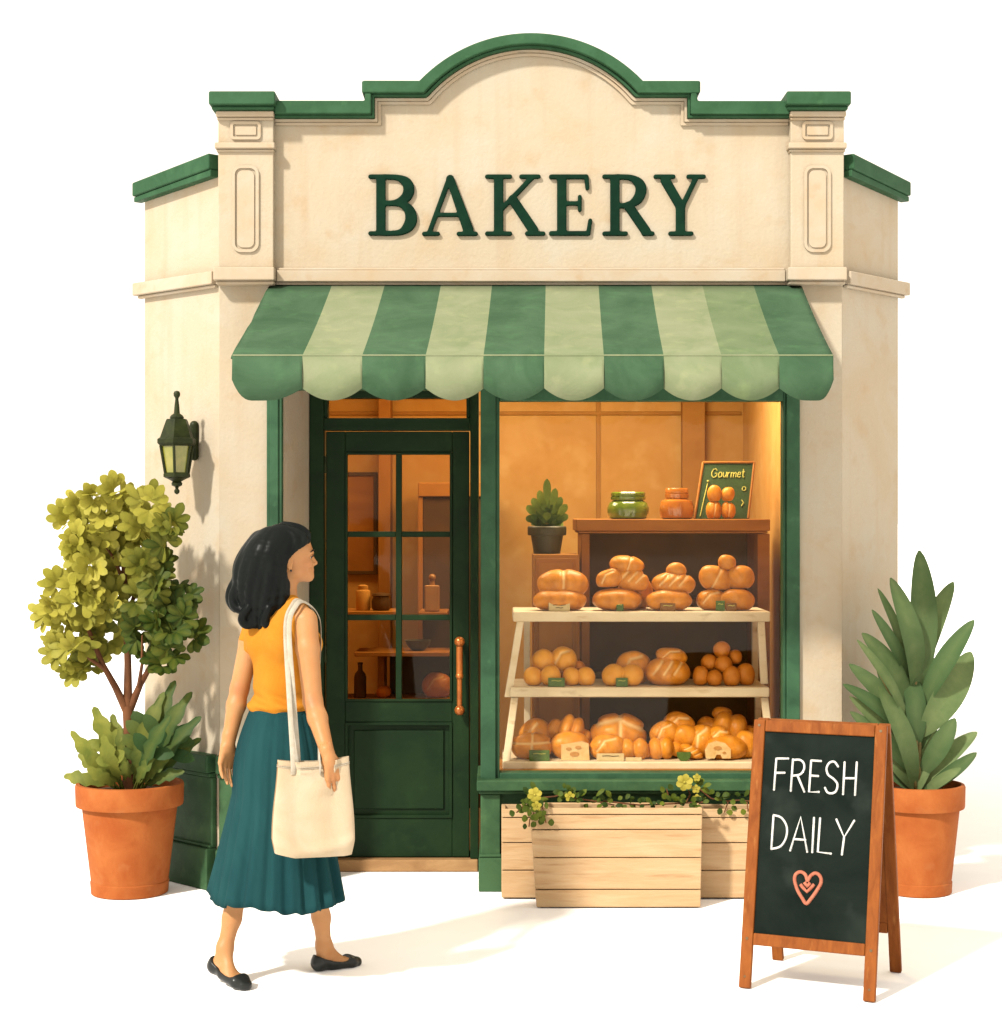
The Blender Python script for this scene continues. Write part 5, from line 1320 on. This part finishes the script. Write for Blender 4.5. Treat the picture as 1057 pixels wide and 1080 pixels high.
def board_leaf(front):
    base, up, out, Ls = leaf_frame(front)
    def q(u, v, o): return tuple(base + U * u + up * v + out * o)
    t_ = .022; rail = .042
    def bar(m, u0, u1, v0, v1, o0=0, o1=t_):
        m.hexa([q(u0, v0, o1), q(u1, v0, o1), q(u1, v0, o0), q(u0, v0, o0)], [q(u0, v1, o1), q(u1, v1, o1), q(u1, v1, o0), q(u0, v1, o0)])
    vb = .150
    m = MB()
    bar(m, 0, rail, 0.0005, Ls); bar(m, BW - rail, BW, 0.0005, Ls)
    bar(m, rail + .0004, BW - rail - .0004, vb, vb + rail, .001, t_ - .001); bar(m, rail + .0004, BW - rail - .0004, Ls - rail, Ls - .0004, .001, t_ - .001)
    if not front: m.F = m.F
    fr_ = m.build('front_frame' if front else 'rear_frame', M['sign_wood'], bd_, bevel=.004)
    p = MB(); bar(p, rail - .008, BW - rail + .008, vb + rail - .008, Ls - rail + .008, .004, .012)
    pn = p.build('chalkboard' if front else 'rear_board', M['slate'] if front else M['sign_wood'], bd_)
    if front:
        for (u, v) in ((rail / 2, Ls - rail / 2), (BW - rail / 2, Ls - rail / 2), (rail / 2, vb + rail / 2), (BW - rail / 2, vb + rail / 2)):
            k = MB(); k.tube([q(u, v, t_ - .002), q(u, v, t_ + .0020)], .0050, 10); k.build('screw', M['screw'], fr_)
        for (u, v) in ((rail / 2, .04), (BW - rail / 2, .04)):
            k = MB(); k.tube([q(u, v, t_ - .002), q(u, v, t_ + .0015)], .004, 10); k.build('screw', M['screw'], fr_)
        VB, VT = vb, Ls
        def bp(u, v): return q(u * BW, VT - (VT - VB) * v, .0135)
        def word(strokes, name, x0, v0, cw, chh, gap):
            m = MB(); x = x0
            for st_, wd in strokes:
                for s_ in st_: m.tube([bp(x + a * cw * wd, v0 + b * chh) for a, b in curvy(s_)], .0040, 8)
                for s_ in st_:
                    for e in (s_[0], s_[-1]): m.ball(bp(x + e[0] * cw * wd, v0 + e[1] * chh), .0041, 5)
                x += cw * wd + gap
            m.build(name, M['chalk'], pn, angle=0)
        S_ = [(.88, .14), (.6, 0), (.25, .04), (.06, .22), (.2, .42), (.6, .54), (.9, .70), (.82, .92), (.5, 1.0), (.2, .97), (.02, .84)]
        FRESH = [([[(0, 0), (-.05, 1)], [(0, 0), (.95, -.02)], [(0, .46), (.72, .44)]], .9),
                 ([[(.02, 0), (-.02, 1)], [(.02, .02), (.5, 0), (.8, .1), (.85, .28), (.6, .46), (.05, .52)], [(.4, .5), (.95, 1)]], 1.0),
                 ([[(.05, 0), (0, 1), (.85, .98)], [(.05, 0), (.9, .0)], [(.03, .48), (.72, .48)]], .82), ([S_], .98),
                 ([[(.05, 0), (.05, 1)], [(.95, -.02), (.93, 1)], [(.05, .5), (.95, .48)]], .95)]
        DAILY = [([[(.02, 0), (0, 1)], [(.02, 0), (.5, .06), (.85, .3), (.86, .62), (.55, .9), (0, 1)]], 1.15),
                 ([[(-.05, 1), (.5, 0), (1.02, 1)], [(.14, .66), (.86, .66)]], 1.1), ([[(.5, 0), (.5, 1)]], .3), ([[(.05, 0), (0, .98), (.95, 1)]], .95),
                 ([[(0, 0), (.5, .5), (1.05, 0)], [(.5, .5), (.42, 1)]], 1.15)]
        word(FRESH, 'chalk_lettering', .185, .172, .105, .140, .030)
        word(DAILY, 'chalk_lettering', .185, .425, .108, .150, .024)
        h = MB()
        hp = [(.50, .30), (.42, .08), (.24, .0), (.08, .1), (.06, .3), (.18, .6), (.36, .85), (.5, 1.0), (.66, .82), (.84, .55), (.97, .28), (.92, .08), (.76, .0), (.60, .1), (.50, .30)]
        def hpnt(a, b): return bp(.36 + a * .215, .665 + b * .135)
        h.tube([hpnt(a, b) for a, b in curvy(hp)], .0066, 8)
        h.tube([hpnt(a, b) for a, b in ((.26, .40), (.38, .52), (.5, .62), (.62, .50), (.74, .36))], .0062, 8)
        h.tube([hpnt(a, b) for a, b in ((.40, .32), (.5, .44), (.60, .32))], .0075, 8)
        h.build('chalk_heart', M['chalk_pink'], pn, angle=0)
    return base, up, Ls
b1, up1, L1_ = board_leaf(True); b2, up2, L2_ = board_leaf(False)
for f in (.2, .8):
    k = MB(); c = FL + W * DP * .5 + U * BW * f + Zu * (HT - .035)
    k.hexa([tuple(c + U * a + W * b + Zu * 0) for a, b in ((-.03, -.035), (.03, -.035), (.03, .035), (-.03, .035))], [tuple(c + U * a + W * b + Zu * .006) for a, b in ((-.03, -.035), (.03, -.035), (.03, .035), (-.03, .035))])
    k.build('hinge', M['shadowy'], bd_, bevel=.002)
# ================================================================ the woman
O = np.array([-.78, -1.53, 0.0])
wm = thing('person', tuple(O), 'woman in orange top and teal skirt walking towards the door, head turned right', 'person')
th = math.radians(40)
f_ = np.array([math.sin(th), math.cos(th), 0]); r_ = np.array([math.cos(th), -math.sin(th), 0])
CX = np.array([-.014, 0, 0])
def T(r, f, z): return CX + r_ * r + f_ * f + np.array([0, 0, z])
Rt = [list(r_), list(f_), [0, 0, 1]]
def torso(F, e=0.0, k=.035, shoulders=True):
    F.ell(T(0, .005, 1.215), (.128 + e, .092 + e, .145 + e), Rt, k)
    F.cone(T(-.098, 0, 1.305), T(.098, 0, 1.305), .043 + e, .043 + e, k)
    F.ell(T(0, 0, 1.06), (.105 + e, .080 + e, .13 + e), Rt, k)
    F.ell(T(0, -.005, .90), (.118 + e, .095 + e, .12 + e), Rt, k)
    for s in (-1, 1):
        F.ell(T(s * .058, .075, 1.205), (.052 + e, .050 + e, .052 + e), Rt, .03)
        F.cone(T(s * .075, -.005, 1.325), T(s * .015, .0, 1.375), .034 + e * .6, .034 + e * .3, k)
        F.ell(T(s * .055, -.045, 1.235), (.055 + e, .045 + e, .075 + e), Rt, .03)
H = .0037
body = Field((-.31, -.40, -.01), (.33, .27, 1.66), H)
torso(body)
# head
hh = np.array([.955, .297, 0]); hh /= np.linalg.norm(hh); hs = np.array([hh[1], -hh[0], 0]); Rh = [list(hh), list(hs), [0, 0, 1]]
HC = np.array([.008, .0, 0])
def Hd(a, b, z): return HC + hh * a + hs * b + np.array([0, 0, z])
body.cone(T(0, .0, 1.33), Hd(-.005, 0, 1.47), .052, .047, .03)
body.ell(Hd(-.002, 0, 1.548), (.092, .072, .080), Rh, .02)
body.ell(Hd(.042, 0, 1.498), (.052, .056, .066), Rh, .025)
body.cone(Hd(.030, -.030, 1.466), Hd(.078, 0, 1.449), .022, .0165, .02); body.cone(Hd(.030, .030, 1.466), Hd(.078, 0, 1.449), .022, .0165, .02)
body.ell(Hd(.080, 0, 1.447), (.015, .016, .013), Rh, .012)
body.ell(Hd(.080, 0, 1.535), (.016, .045, .012), Rh, .014)                 # brow
body.cone(Hd(.091, 0, 1.520), Hd(.1080, 0, 1.4965), .0058, .0060, .009)         # nose
body.ell(Hd(.101, 0, 1.4925), (.009, .010, .0055), Rh, .006)
for s in (-1, 1):
    body.ell(Hd(.097, s * .008, 1.492), (.007, .006, .005), Rh, .004)
    body.ell(Hd(.066, s * .036, 1.492), (.020, .016, .016), Rh, .016)           # cheek
    # ear
    body.ell(Hd(-.004, s * .070, 1.503), (.0155, .007, .027), Rh, .006); body.ell(Hd(-.001, s * .070, 1.480), (.009, .006, .010), Rh, .006)
body.ell(Hd(.086, 0, 1.480), (.010, .016, .012), Rh, .012); body.ell(Hd(.0925, 0, 1.4710), (.0075, .015, .0048), Rh, .006); body.ell(Hd(.0905, 0, 1.4622), (.0075, .013, .0050), Rh, .006)
def dent(F, c, r, R, k=.003):
    fn = ellip(c, r, R); pad = max(r) + .02
    sl, g_ = F.block(np.array(c) - pad, np.array(c) + pad, 0)
    q = -fn(*g_); a = F.d[sl]; h_ = np.maximum(k - np.abs(a - q), 0) / k
    F.d[sl] = np.maximum(a, q) + h_ * h_ * k * .25
for s in (-1, 1):
    dent(body, Hd(.090, s * .030, 1.517), (.008, .013, .007), Rh, .008)        # eye socket
    dent(body, Hd(.001, s * .078, 1.506), (.008, .005, .015), Rh, .003)        # ear bowl
# arms
def hand(F, w, d, n, t, curl, tcurl=.5, k=.006):
    d, n, t = [np.array(v, float) / np.linalg.norm(v) for v in (d, n, t)]
    t = t - d * (t @ d); t /= np.linalg.norm(t); n = n - d * (n @ d) - t * (n @ t); n /= np.linalg.norm(n)
    off = (.031, .0105, -.0100, -.0295); ln = ((.030, .021, .017), (.034, .024, .018), (.031, .022, .018), (.024, .017, .015)); kd = (.072, .076, .073, .066)
    for o, l, kk in zip(off, ln, kd):
        kn = w + d * kk + t * o
        F.cone(w + d * .012 + t * o * .55, kn, .0150, .0100, .012)
        p, a = kn, curl * .55; r0 = .0080
        for i, s in enumerate(l):
            v = d * math.cos(a) + n * math.sin(a); q = p + v * s
            F.cone(p, q, r0, r0 - .0008, k * .6); p = q; a += curl * (.7 if i == 0 else .45); r0 -= .0008
    p = w + d * .018 + t * .018; v = d * .72 + t * .62 + n * .25; v /= np.linalg.norm(v)
    q = p + v * .036; F.cone(p, q, .0135, .0105, .010)
    v2 = d * (.85 + .1) + t * .30 + n * tcurl; v2 /= np.linalg.norm(v2); q2 = q + v2 * .028; F.cone(q, q2, .0098, .0088, .005)
    v3 = d + n * tcurl * 1.1; v3 /= np.linalg.norm(v3); F.cone(q2, q2 + v3 * .022, .0088, .0070, .005)
SR, SL = T(.128, 0, 1.295), T(-.128, 0, 1.295)
ER, WR = np.array([.118, -.150, 1.015]), np.array([.186, -.270, .832])
EL, WL = np.array([-.168, .050, 1.04]), np.array([-.204, .010, .842])
for S, E, W_ in ((SR, ER, WR), (SL, EL, WL)):
    m1 = S + (E - S) * .35; m2 = E + (W_ - E) * .3
    body.chain([S, m1, E], [.044, .041, .034], .012); body.chain([E, m2, W_], [.0335, .0345, .0225], .012)
dR = np.array([.30, -.02, -.95]); dL = np.array([-.05, -.12, -.99])
hand(body, WR, dR, -r_ * .8 + np.array([-.2, .3, 0]), f_ + np.array([-.1, -.35, 0]), .42)
hand(body, WL, dL, r_, f_, .32)
body.cone(WR - dR * .03, WR + dR * .02, .0225, .019, .012); body.cone(WL - dL * .03, WL + dL * .02, .0225, .019, .012)
# legs and feet
FEET = {'R': dict(h=np.array([.096, .10, .0]), t=np.array([.262, .21, .0]), a=np.array([.130, .125, .092]), kn=np.array([.105, .03, .47]), hip=T(.055, 0, .86)),
        'L': dict(h=np.array([-.258, -.05, .040]), t=np.array([-.105, -.165, .0]), a=np.array([-.204, -.062, .128]), kn=np.array([-.125, .0, .48]), hip=T(-.055, 0, .86))}
def foot(F, h, t, e=0.0, k=.012):
    ax = t - h; L = np.linalg.norm(ax); ax = ax / L; sd = np.array([ax[1], -ax[0], 0]); sd /= np.linalg.norm(sd); up = np.cross(sd, ax); up = up if up[2] > 0 else -up
    def q(u, s, z): return h + ax * (L * u) + sd * s + up * z
    F.cone(q(.11, 0, .027), q(.42, 0, .027), .022 + e, .021 + e, k)
    for s in (-.019, 0, .018): F.cone(q(.40, s * .6, .024), q(.74, s, .018), .020 + e, .0155 + e, k)
    for s in (-.020, -.004, .014): F.cone(q(.74, s, .017), q(.92 - abs(s + .004) * 2.2, s * .75, .0125), .0155 + e, .0105 + e, k)
    return q, ax, sd, up, L
for sd_, D_ in FEET.items():
    hp, kn, an = D_['hip'], D_['kn'], D_['a']
    c1 = kn + (an - kn) * .30 + np.array([-.010, -.014, 0]) ; c2 = kn + (an - kn) * .72
    body.chain([hp, kn], [.068, .048], .02); body.chain([kn, c1, c2, an], [.048, .047, .032, .0265], .02)
    q, ax, sv, up, L = foot(body, D_['h'], D_['t'], -.0015)
    body.cone(an, q(.18, 0, .035), .0265, .023, .02); body.cone(an, q(.48, 0, .034), .022, .018, .02)
    body.ell(an + sv * .022, (.010, .010, .012), None, .012); body.ell(an - sv * .022, (.010, .010, .012), None, .012)
V, F = body.mesh(); V = smooth_mesh(V, F, 1)
# a little more colour on the elbows, knuckles and lips (skin tone varies there)
tn = np.zeros(len(V))
for c, rad, a in ((ER + np.array([0, -.03, 0]), .028, .35), (EL + np.array([0, -.03, 0]), .028, .35), (Hd(.062, .050, 1.49), .03, .28), (Hd(.104, 0, 1.466), .013, .8), (WR + dR * .1, .05, .15)):
    tn = np.maximum(tn, a * np.exp(-(np.linalg.norm(V - c, axis=1) / rad) ** 2))
bo = link('body', V + O, F, M['skin'], wm, tint=tn, angle=0)
for s in (1, -1):
    e = MB(); c = Hd(.0775, s * .0300, 1.5165) + O
    e.ball(c, .0080, 8, (1, 1, 1)); eo = e.build('eye', M['eye'], bo)
    i_ = MB(); c2 = c + (hh * .92 + hs * s * .25) * .0045; i_.ball(c2, .0052, 6); i_.build('iris', M['dark'], eo)
    l = MB(); l.tube([Hd(.094, s * .018, 1.522) + O, Hd(.0945, s * .028, 1.5255) + O, Hd(.089, s * .040, 1.5215) + O, Hd(.082, s * .047, 1.517) + O], [.0012, .0022, .0024, .0012], 6); l.build('eyelash', M['dark'], bo)
    b = MB(); b.tube([Hd(.0965, s * .012, 1.538) + O, Hd(.0965, s * .026, 1.5435) + O, Hd(.087, s * .042, 1.542) + O, Hd(.078, s * .051, 1.536) + O], [.0022, .0030, .0028, .0012], 6); b.build('eyebrow', M['hair'], bo)
ea = MB(); ea.ball(Hd(.002, .076, 1.471) + O, .0042, 6); ea.build('earring', M['dark'], bo)

# ---- hair
def hp_(px, py, y): return np.array([(px - 300) / 293 * (6.47 + y) / 6.47, y, 1.68 - (py - 540) / 293 * (6.47 + y) / 6.47])
hf = Field((-.27, -.17, 1.20), (.15, .16, 1.67), .0030)
hf.ell(Hd(-.008, 0, 1.553), (.098, .080, .086), Rh, .02)
hf.ell(Hd(-.055, 0, 1.50), (.062, .074, .10), Rh, .03)
hf.ell(hp_(277, 622, -.005), (.078, .070, .105), None, .03)
rg = random.Random(14)
def strand(pts, rad, amp, ph):
    """wavy lock through the given points (px, py, depth)"""
    P_ = np.array([hp_(*p) for p in pts]); n = 16; out = []
    for i in range(n + 1):
        u = i / n * (len(P_) - 1); k = min(int(u), len(P_) - 2); t = u - k
        p0, p1, p2, p3 = P_[max(k - 1, 0)], P_[k], P_[k + 1], P_[min(k + 2, len(P_) - 1)]
        c = .5 * (2 * p1 + (p2 - p0) * t + (2 * p0 - 5 * p1 + 4 * p2 - p3) * t * t + (3 * p1 - p0 - 3 * p2 + p3) * t ** 3)
        w = amp * (i / n) ** 1.3 * math.sin(2 * math.pi * 1.5 * i / n + ph)
        out.append(c + np.array([w, -.4 * w, 0]))
    rr = [rad * (.75 + .45 * math.sin(math.pi * min(1, (i / n) * .8 + .1))) * (1 if i < n - 3 else (1 - .22 * (i - n + 3))) for i in range(n + 1)]
    hf.chain(out, rr, .0105)
ends = [(298, 652), (292, 658), (285, 662), (277, 664), (269, 662), (261, 657), (254, 650), (248, 640)]
mids = [(303, 616), (297, 616), (289, 616), (281, 615), (273, 613), (264, 611), (257, 609), (251, 606)]
his = [(309, 583), (303, 582), (296, 581), (288, 580), (280, 579), (272, 579), (265, 580), (259, 583)]
tops = [(312, 560), (308, 557), (303, 555), (298, 554), (292, 554), (286, 554), (279, 556), (272, 560)]
yn = [-.062, -.076, -.086, -.090, -.088, -.076, -.056, -.028]
for i in range(8):
    for j in (0, 1):
        q = j * .5; jj = min(i + 1, 7)
        L_ = lambda A: tuple(A[i][c] * (1 - q) + A[jj][c] * q + rg.uniform(-1, 1) for c in (0, 1))
        y = yn[i] * (1 - q) + yn[jj] * q
        strand([(L_(tops)[0], L_(tops)[1] + 5, y * .42), L_(his) + (y,), L_(mids) + (y * .95 - .012 * j,), L_(ends) + (y * .7 - .01 * j,)], rg.uniform(.0110, .0150), rg.uniform(.006, .012), i * .9 + j * .4)
for pts in ([(296, 556, -.025), (313, 561, -.038), (322, 568, -.038), (317, 580, -.056), (310, 588, -.068)], [(292, 556, -.025), (309, 562, -.048), (315, 571, -.056), (310, 584, -.068), (304, 600, -.066)],
            [(298, 553, 0), (316, 557, -.005), (326, 566, -.01), (326, 573, -.034)], [(252, 608, -.03), (245, 620, -.02), (243, 634, -.02), (250, 645, -.03)], [(258, 610, -.05), (248, 625, -.05), (250, 640, -.06), (262, 646, -.07)],
            [(266, 640, -.09), (258, 652, -.08), (263, 659, -.07), (272, 658, -.07)], [(288, 640, -.095), (282, 655, -.09), (290, 660, -.08)]):
    strand(pts, .0098, .003, rg.uniform(0, 6))
# the face stays free of hair
fn = ellip(Hd(.115, 0, 1.482), (.152, .16, .096), Rh)
hf.cut(lambda x, y, z: -fn(x, y, z), .004) if False else None
q = -fn(*hf.block(hf.lo, hf.lo + hf.n * hf.h, 0)[1]); hf.d = np.maximum(hf.d, q)
gh = hf.block(hf.lo, hf.lo + hf.n * hf.h, 0)[1]
hf.d = np.maximum(hf.d, (gh[0] - HC[0]) * hh[0] + (gh[1] - HC[1]) * hh[1] - .082 + np.maximum(0, 1.60 - gh[2]) * .25)
V, F = hf.mesh(); V = smooth_mesh(V, F, 3)
link('hair', V + O, F, M['hair'], wm, angle=0)

# ---- orange top: follows the torso, short sleeve on the left shoulder
sh = Field((-.25, -.22, .93), (.20, .22, 1.42), .0042)
torso(sh, .007)
sh.cone(T(-.10, 0, 1.298), SL + (EL - SL) * .40, .052, .047, .012)
sh.cone(T(.08, 0, 1.30), SR + (ER - SR) * .04, .050, .046, .012)
sh.ell(T(0, 0, .985), (.130, .107, .034), Rt, .02)
gx = sh.block(sh.lo, sh.lo + sh.n * sh.h, 0)[1]
def half(F_, pt, nrm):   # remove the side the normal points to
    nrm = np.array(nrm, float) / np.linalg.norm(nrm); g_ = gx
    F_.d = np.maximum(F_.d, (g_[0] - pt[0]) * nrm[0] + (g_[1] - pt[1]) * nrm[1] + (g_[2] - pt[2]) * nrm[2])
half(sh, T(0, 0, .962), (0, 0, -1))
half(sh, T(.121, 0, 1.30), tuple(r_ * 1.0 + np.array([0, 0, .18])))          # right armhole
sl_n = (EL - SL) / np.linalg.norm(EL - SL); half(sh, SL + (EL - SL) * .37, tuple(sl_n * .8 - r_ * .5)) if False else None
# neckline
sh.d = np.maximum(sh.d, -ellip(T(0, .03, 1.40), (.062, .078, .062), Rt)(*gx))
# soft folds at the small of the back
sh.d += .0022 * np.sin((gx[2] * 1.0 + gx[0] * .5) * 150) * np.exp(-((gx[2] - 1.00) / .05) ** 2) + .0012 * np.sin(gx[0] * 55 + gx[2] * 25)
# sleeve hem: trim below a plane across the upper arm
d_arm = ((gx[0] - SL[0]) * sl_n[0] + (gx[1] - SL[1]) * sl_n[1] + (gx[2] - SL[2]) * sl_n[2]) - .095
rad_arm = (gx[0] - T(-.105, 0, 0)[0]) * (-r_[0]) + (gx[1] - T(-.105, 0, 0)[1]) * (-r_[1])
sh.d = np.maximum(sh.d, np.minimum(d_arm, rad_arm - .018))
V, F = sh.mesh(); V = smooth_mesh(V, F, 2)
link('top', V + O, F, M['shirt'], wm, angle=0)

# ---- pleated skirt
m = MB(); NP, NR = 288, 26; rg = random.Random(2)
ph = [rg.uniform(-.4, .4) for _ in range(26)]
for j in range(NR + 1):
    t = j / NR; z = .976 + (.292 - .976) * t
    a = .118 + .022 * math.sin(math.pi * min(1, t * 2.2)) * (t < .46) + .146 * t ** 1.05; b = .096 + .022 * math.sin(math.pi * min(1, t * 2.2)) * (t < .46) + .122 * t ** 1.05
    for i in range(NP):
        p = 2 * math.pi * i / NP
        w = p * 19 + .8 * math.sin(p * 3 + 1) + .4 * math.sin(p * 7)
        fold = (math.sin(w) + .35 * math.sin(2 * w + .7)) * (.010 + .052 * t ** 1.2) * (.7 + .3 * math.sin(p * 5 + 2))
        fold += .05 * t * t * math.sin(p * 4 + .6)
        c = T(a * (1 + fold) * math.cos(p), b * (1 + fold) * math.sin(p), 0) + np.array([-.012 * t, -.004 * t, 0])
        zz_ = z + (t ** 3) * (.012 * math.sin(p * 4 + .4) + .006 * math.sin(w))
        m.V.append(tuple(np.array([c[0], c[1], zz_]) + O)); m.T.append(0)
for j in range(NR):
    for i in range(NP):
        k = (i + 1) % NP; m.F.append([j * NP + i, (j + 1) * NP + i, (j + 1) * NP + k, j * NP + k]); m.MI.append(0)
sk = m.build('skirt', M['skirt'], wm, angle=0)
so = sk.modifiers.new('cloth thickness', 'SOLIDIFY'); so.thickness = .004; so.offset = -1
m = MB(); pts = [T(.120 * math.cos(a), .098 * math.sin(a), .963) + O for a in np.linspace(0, 2 * math.pi, 49)]
m.tube(pts, .008, 8, flat=(.5, 1.2), ref=(0, 0, 1), caps=False); m.build('waistband', M['skirt'], sk, angle=0)

# ---- ballet flats
for D_ in FEET.values():
    h, t = D_['h'], D_['t']
    lo = np.minimum(h, t) - .06; hi = np.maximum(h, t) + np.array([.06, .06, .12])
    sf_ = Field(lo, hi, .0028)
    q, ax, sv, up, L = foot(sf_, h, t, .0050)
    sf_.cone(q(.10, 0, .030), q(.14, 0, .050), .0275, .0280, .012); sf_.cone(q(.14, 0, .034), q(.50, 0, .030), .0295, .0255, .012)
    g_ = sf_.block(lo, lo + sf_.n * sf_.h, 0)[1]
    gu = ((g_[0] - h[0]) * ax[0] + (g_[1] - h[1]) * ax[1] + (g_[2] - h[2]) * ax[2]) / L
    gz = (g_[0] - h[0]) * up[0] + (g_[1] - h[1]) * up[1] + (g_[2] - h[2]) * up[2]
    topline = np.interp(gu, [-.05, .05, .18, .35, .52, .62, .70, .78], [.060, .058, .046, .034, .028, .029, .036, .10]).astype(np.float32)
    sf_.d = np.maximum(sf_.d, (gz - topline) * .8)
    sf_.d = np.maximum(sf_.d, -((g_[0] - h[0]) * up[0] + (g_[1] - h[1]) * up[1] + (g_[2] - h[2]) * up[2] + .001))
    sf_.d = np.maximum(sf_.d, ((g_[0] - h[0]) * up[0] + (g_[1] - h[1]) * up[1] + (g_[2] - h[2]) * up[2]) - .060)
    V, F = sf_.mesh(); V = smooth_mesh(V, F, 1)
    V[:, 2] = np.maximum(V[:, 2], .001)
    link('shoe', V + O, F, M['shoe'], wm, angle=0)

# ================================================================ tote bag on her shoulder
bc = O + np.array([.133, -.272, 0]); wv = np.array([.975, .22, 0]); wv /= np.linalg.norm(wv); nv = np.array([wv[1], -wv[0], 0])
z_b, z_t = .492, .835
tb = thing('tote_bag', (bc[0], bc[1], z_b), 'plain natural canvas tote bag hanging from the walking woman by white straps', 'bag')
m = MB(); NP, NR = 96, 34
def bag_ring(t, inner=0):
    """t 0 bottom .. 1 top"""
    hw = .143 - .016 * t + .004 * math.sin(t * 5); ht = (.030 - .016 * t) * min(1, .55 + t * 6)
    hw *= (.93 + .07 * min(1, t * 7)); out = []
    for i in range(NP):
        p = 2 * math.pi * i / NP; c, s = math.cos(p), math.sin(p)
        u = math.copysign(abs(c) ** .35, c) * (hw - inner); v = math.copysign(abs(s) ** .55, s) * (ht - inner)
        uu = u / .14
        z = z_b + (z_t - z_b) * t - .012 * t * (1 - uu * uu) * 1.2 + (1 - t) * (.035 * max(0, -uu - .45) + .018 * max(0, uu - .75)) 
        z += .003 * t * uu
        dv = .0
        if abs(s) > .3:
            sg = 1 if s > 0 else -1
            dv += sg * (.006 * math.sin(uu * 7 + t * 3) * (1 - abs(uu)) + .016 * math.exp(-((uu + .42 - (1 - t) * .75) / .07) ** 2) * (t > .35) * min(1, (t - .35) * 4) + .016 * math.exp(-((uu - .55 + (1 - t) * .7) / .07) ** 2) * (t > .35) * min(1, (t - .35) * 4))
            dv += sg * .006 * math.exp(-((t - .06 - .10 * uu) / .05) ** 2)
        out.append(tuple(bc * np.array([1, 1, 0]) + wv * u + nv * (v + dv) + np.array([0, 0, z])))
    return out
rings = [bag_ring(j / NR) for j in range(NR + 1)] + [bag_ring(1 - .03 * k, .004) for k in range(0, 5)]
for r in rings: m.V += r; m.T += [0] * NP
for j in range(len(rings) - 1):
    for i in range(NP):
        k = (i + 1) % NP; m.F.append([j * NP + i, j * NP + k, (j + 1) * NP + k, (j + 1) * NP + i]); m.MI.append(0)
m.F.append(list(range(NP))[::-1]); m.MI.append(0); n_ = (len(rings) - 1) * NP; m.F.append([n_ + i for i in range(NP)]); m.MI.append(0)
m.build('bag_body', M['canvas'], tb, angle=60)
m = MB()
for t_ in (.93, .945): 
    rr_ = [np.array(p) for p in bag_ring(t_, -.0012)]; m.tube([tuple(p) for p in rr_] + [tuple(rr_[0])], .0011, 5, caps=False)
m.build('hem_stitching', M['strap'], tb)
m = MB(); k0 = int(NP * .475)
m.tube([tuple(np.array(bag_ring(t_, -.0005)[k0])) for t_ in np.linspace(.04, .98, 24)], .0018, 6); m.build('side_seam', M['seam'], tb)
m = None
def bpnt(u, side, z): return bc * np.array([1, 1, 0]) + wv * u + nv * (side * .017) + np.array([0, 0, z])
SH = O + T(.103, .0, 1.366)     # where the straps lie on the shoulder
for side, dx_ in ((1, 0.0), (-1, .016)):
    u1, u2 = -.072, .020
    back = O + T(.112 + dx_, -.078, 1.275); top = SH + r_ * dx_ + np.array([0, 0, -.005 * (dx_ > 0)]); front = O + T(.105 + dx_, .085, 1.24); low = O + T(.115 + dx_, .06, 1.0)
    u1 += dx_ * 1.3
    pts = [bpnt(u1, side, z_t - .055), bpnt(u1, side, z_t + .0), (bpnt(u1, side, z_t) * .5 + back * .5) + np.array([0, -.012, 0]), back, (back + top) / 2 + np.array([0, -.020, .030]), top, (front + top) / 2 + f_ * .022 + np.array([0, 0, .02]), front, low, bpnt(u2, side, z_t - .002), bpnt(u2, side, z_t - .055)]
    P_ = [np.array(p) for p in pts]; sm = []
    for k in range(len(P_) - 1):
        p0, p1, p2, p3 = P_[max(k - 1, 0)], P_[k], P_[k + 1], P_[min(k + 2, len(P_) - 1)]
        for t in np.linspace(0, 1, 7)[:-1]:
            sm.append(.5 * (2 * p1 + (p2 - p0) * t + (2 * p0 - 5 * p1 + 4 * p2 - p3) * t * t + (3 * p1 - p0 - 3 * p2 + p3) * t ** 3))
    sm.append(P_[-1])
    m = MB(); m.tube([tuple(p) for p in sm], .0088, 10, flat=(1, .22), ref=tuple(nv)); m.build('strap', M['strap'], tb, angle=50)
# ================================================================ light, sky, camera
cam = bpy.data.cameras.new('camera'); co_ = bpy.data.objects.new('camera', cam); COL.objects.link(co_)
co_.location = (0, -DIST, EYE); co_.rotation_euler = (math.radians(90), 0, 0)
cam.sensor_fit = 'VERTICAL'; cam.sensor_height = 24.0; cam.lens = 24.0 * FOC / 1080.0
cam.clip_end = 1000; cam.clip_start = .1
scene.camera = co_
sun_dir = Vector((.85, 1.0, -1.12)).normalized()          # travel direction of the light
sd = bpy.data.lights.new('sun', 'SUN'); sd.energy = 5.0; sd.angle = math.radians(4.0); sd.color = (1, .95, .87)
so_ = bpy.data.objects.new('sun', sd); COL.objects.link(so_); so_.rotation_euler = sun_dir.to_track_quat('-Z', 'Y').to_euler(); so_.location = (-4, -5, 6)
# warm ceiling lamp that lights the shop
for lx_, ly_, e_ in ((.65, .95, 40), (-.55, 1.30, 19)):
    ld = bpy.data.lights.new('shop_ceiling_lamp', 'AREA'); ld.energy = e_; ld.size = .7; ld.color = (1, .84, .58)
    lo_ = bpy.data.objects.new('shop_ceiling_lamp', ld); COL.objects.link(lo_); lo_.location = (lx_, ly_, 2.66)
w = bpy.data.worlds.new('World'); scene.world = w; w.use_nodes = True
bg = w.node_tree.nodes['Background']; bg.inputs['Color'].default_value = (1.10, 1.0, .87, 1); bg.inputs['Strength'].default_value = 1.0
scene.view_settings.view_transform = 'Standard'; scene.view_settings.look = 'None'
scene.view_settings.exposure = 0.47; scene.view_settings.gamma = 1.0
scene.cycles.max_bounces = 8; scene.cycles.transparent_max_bounces = 12
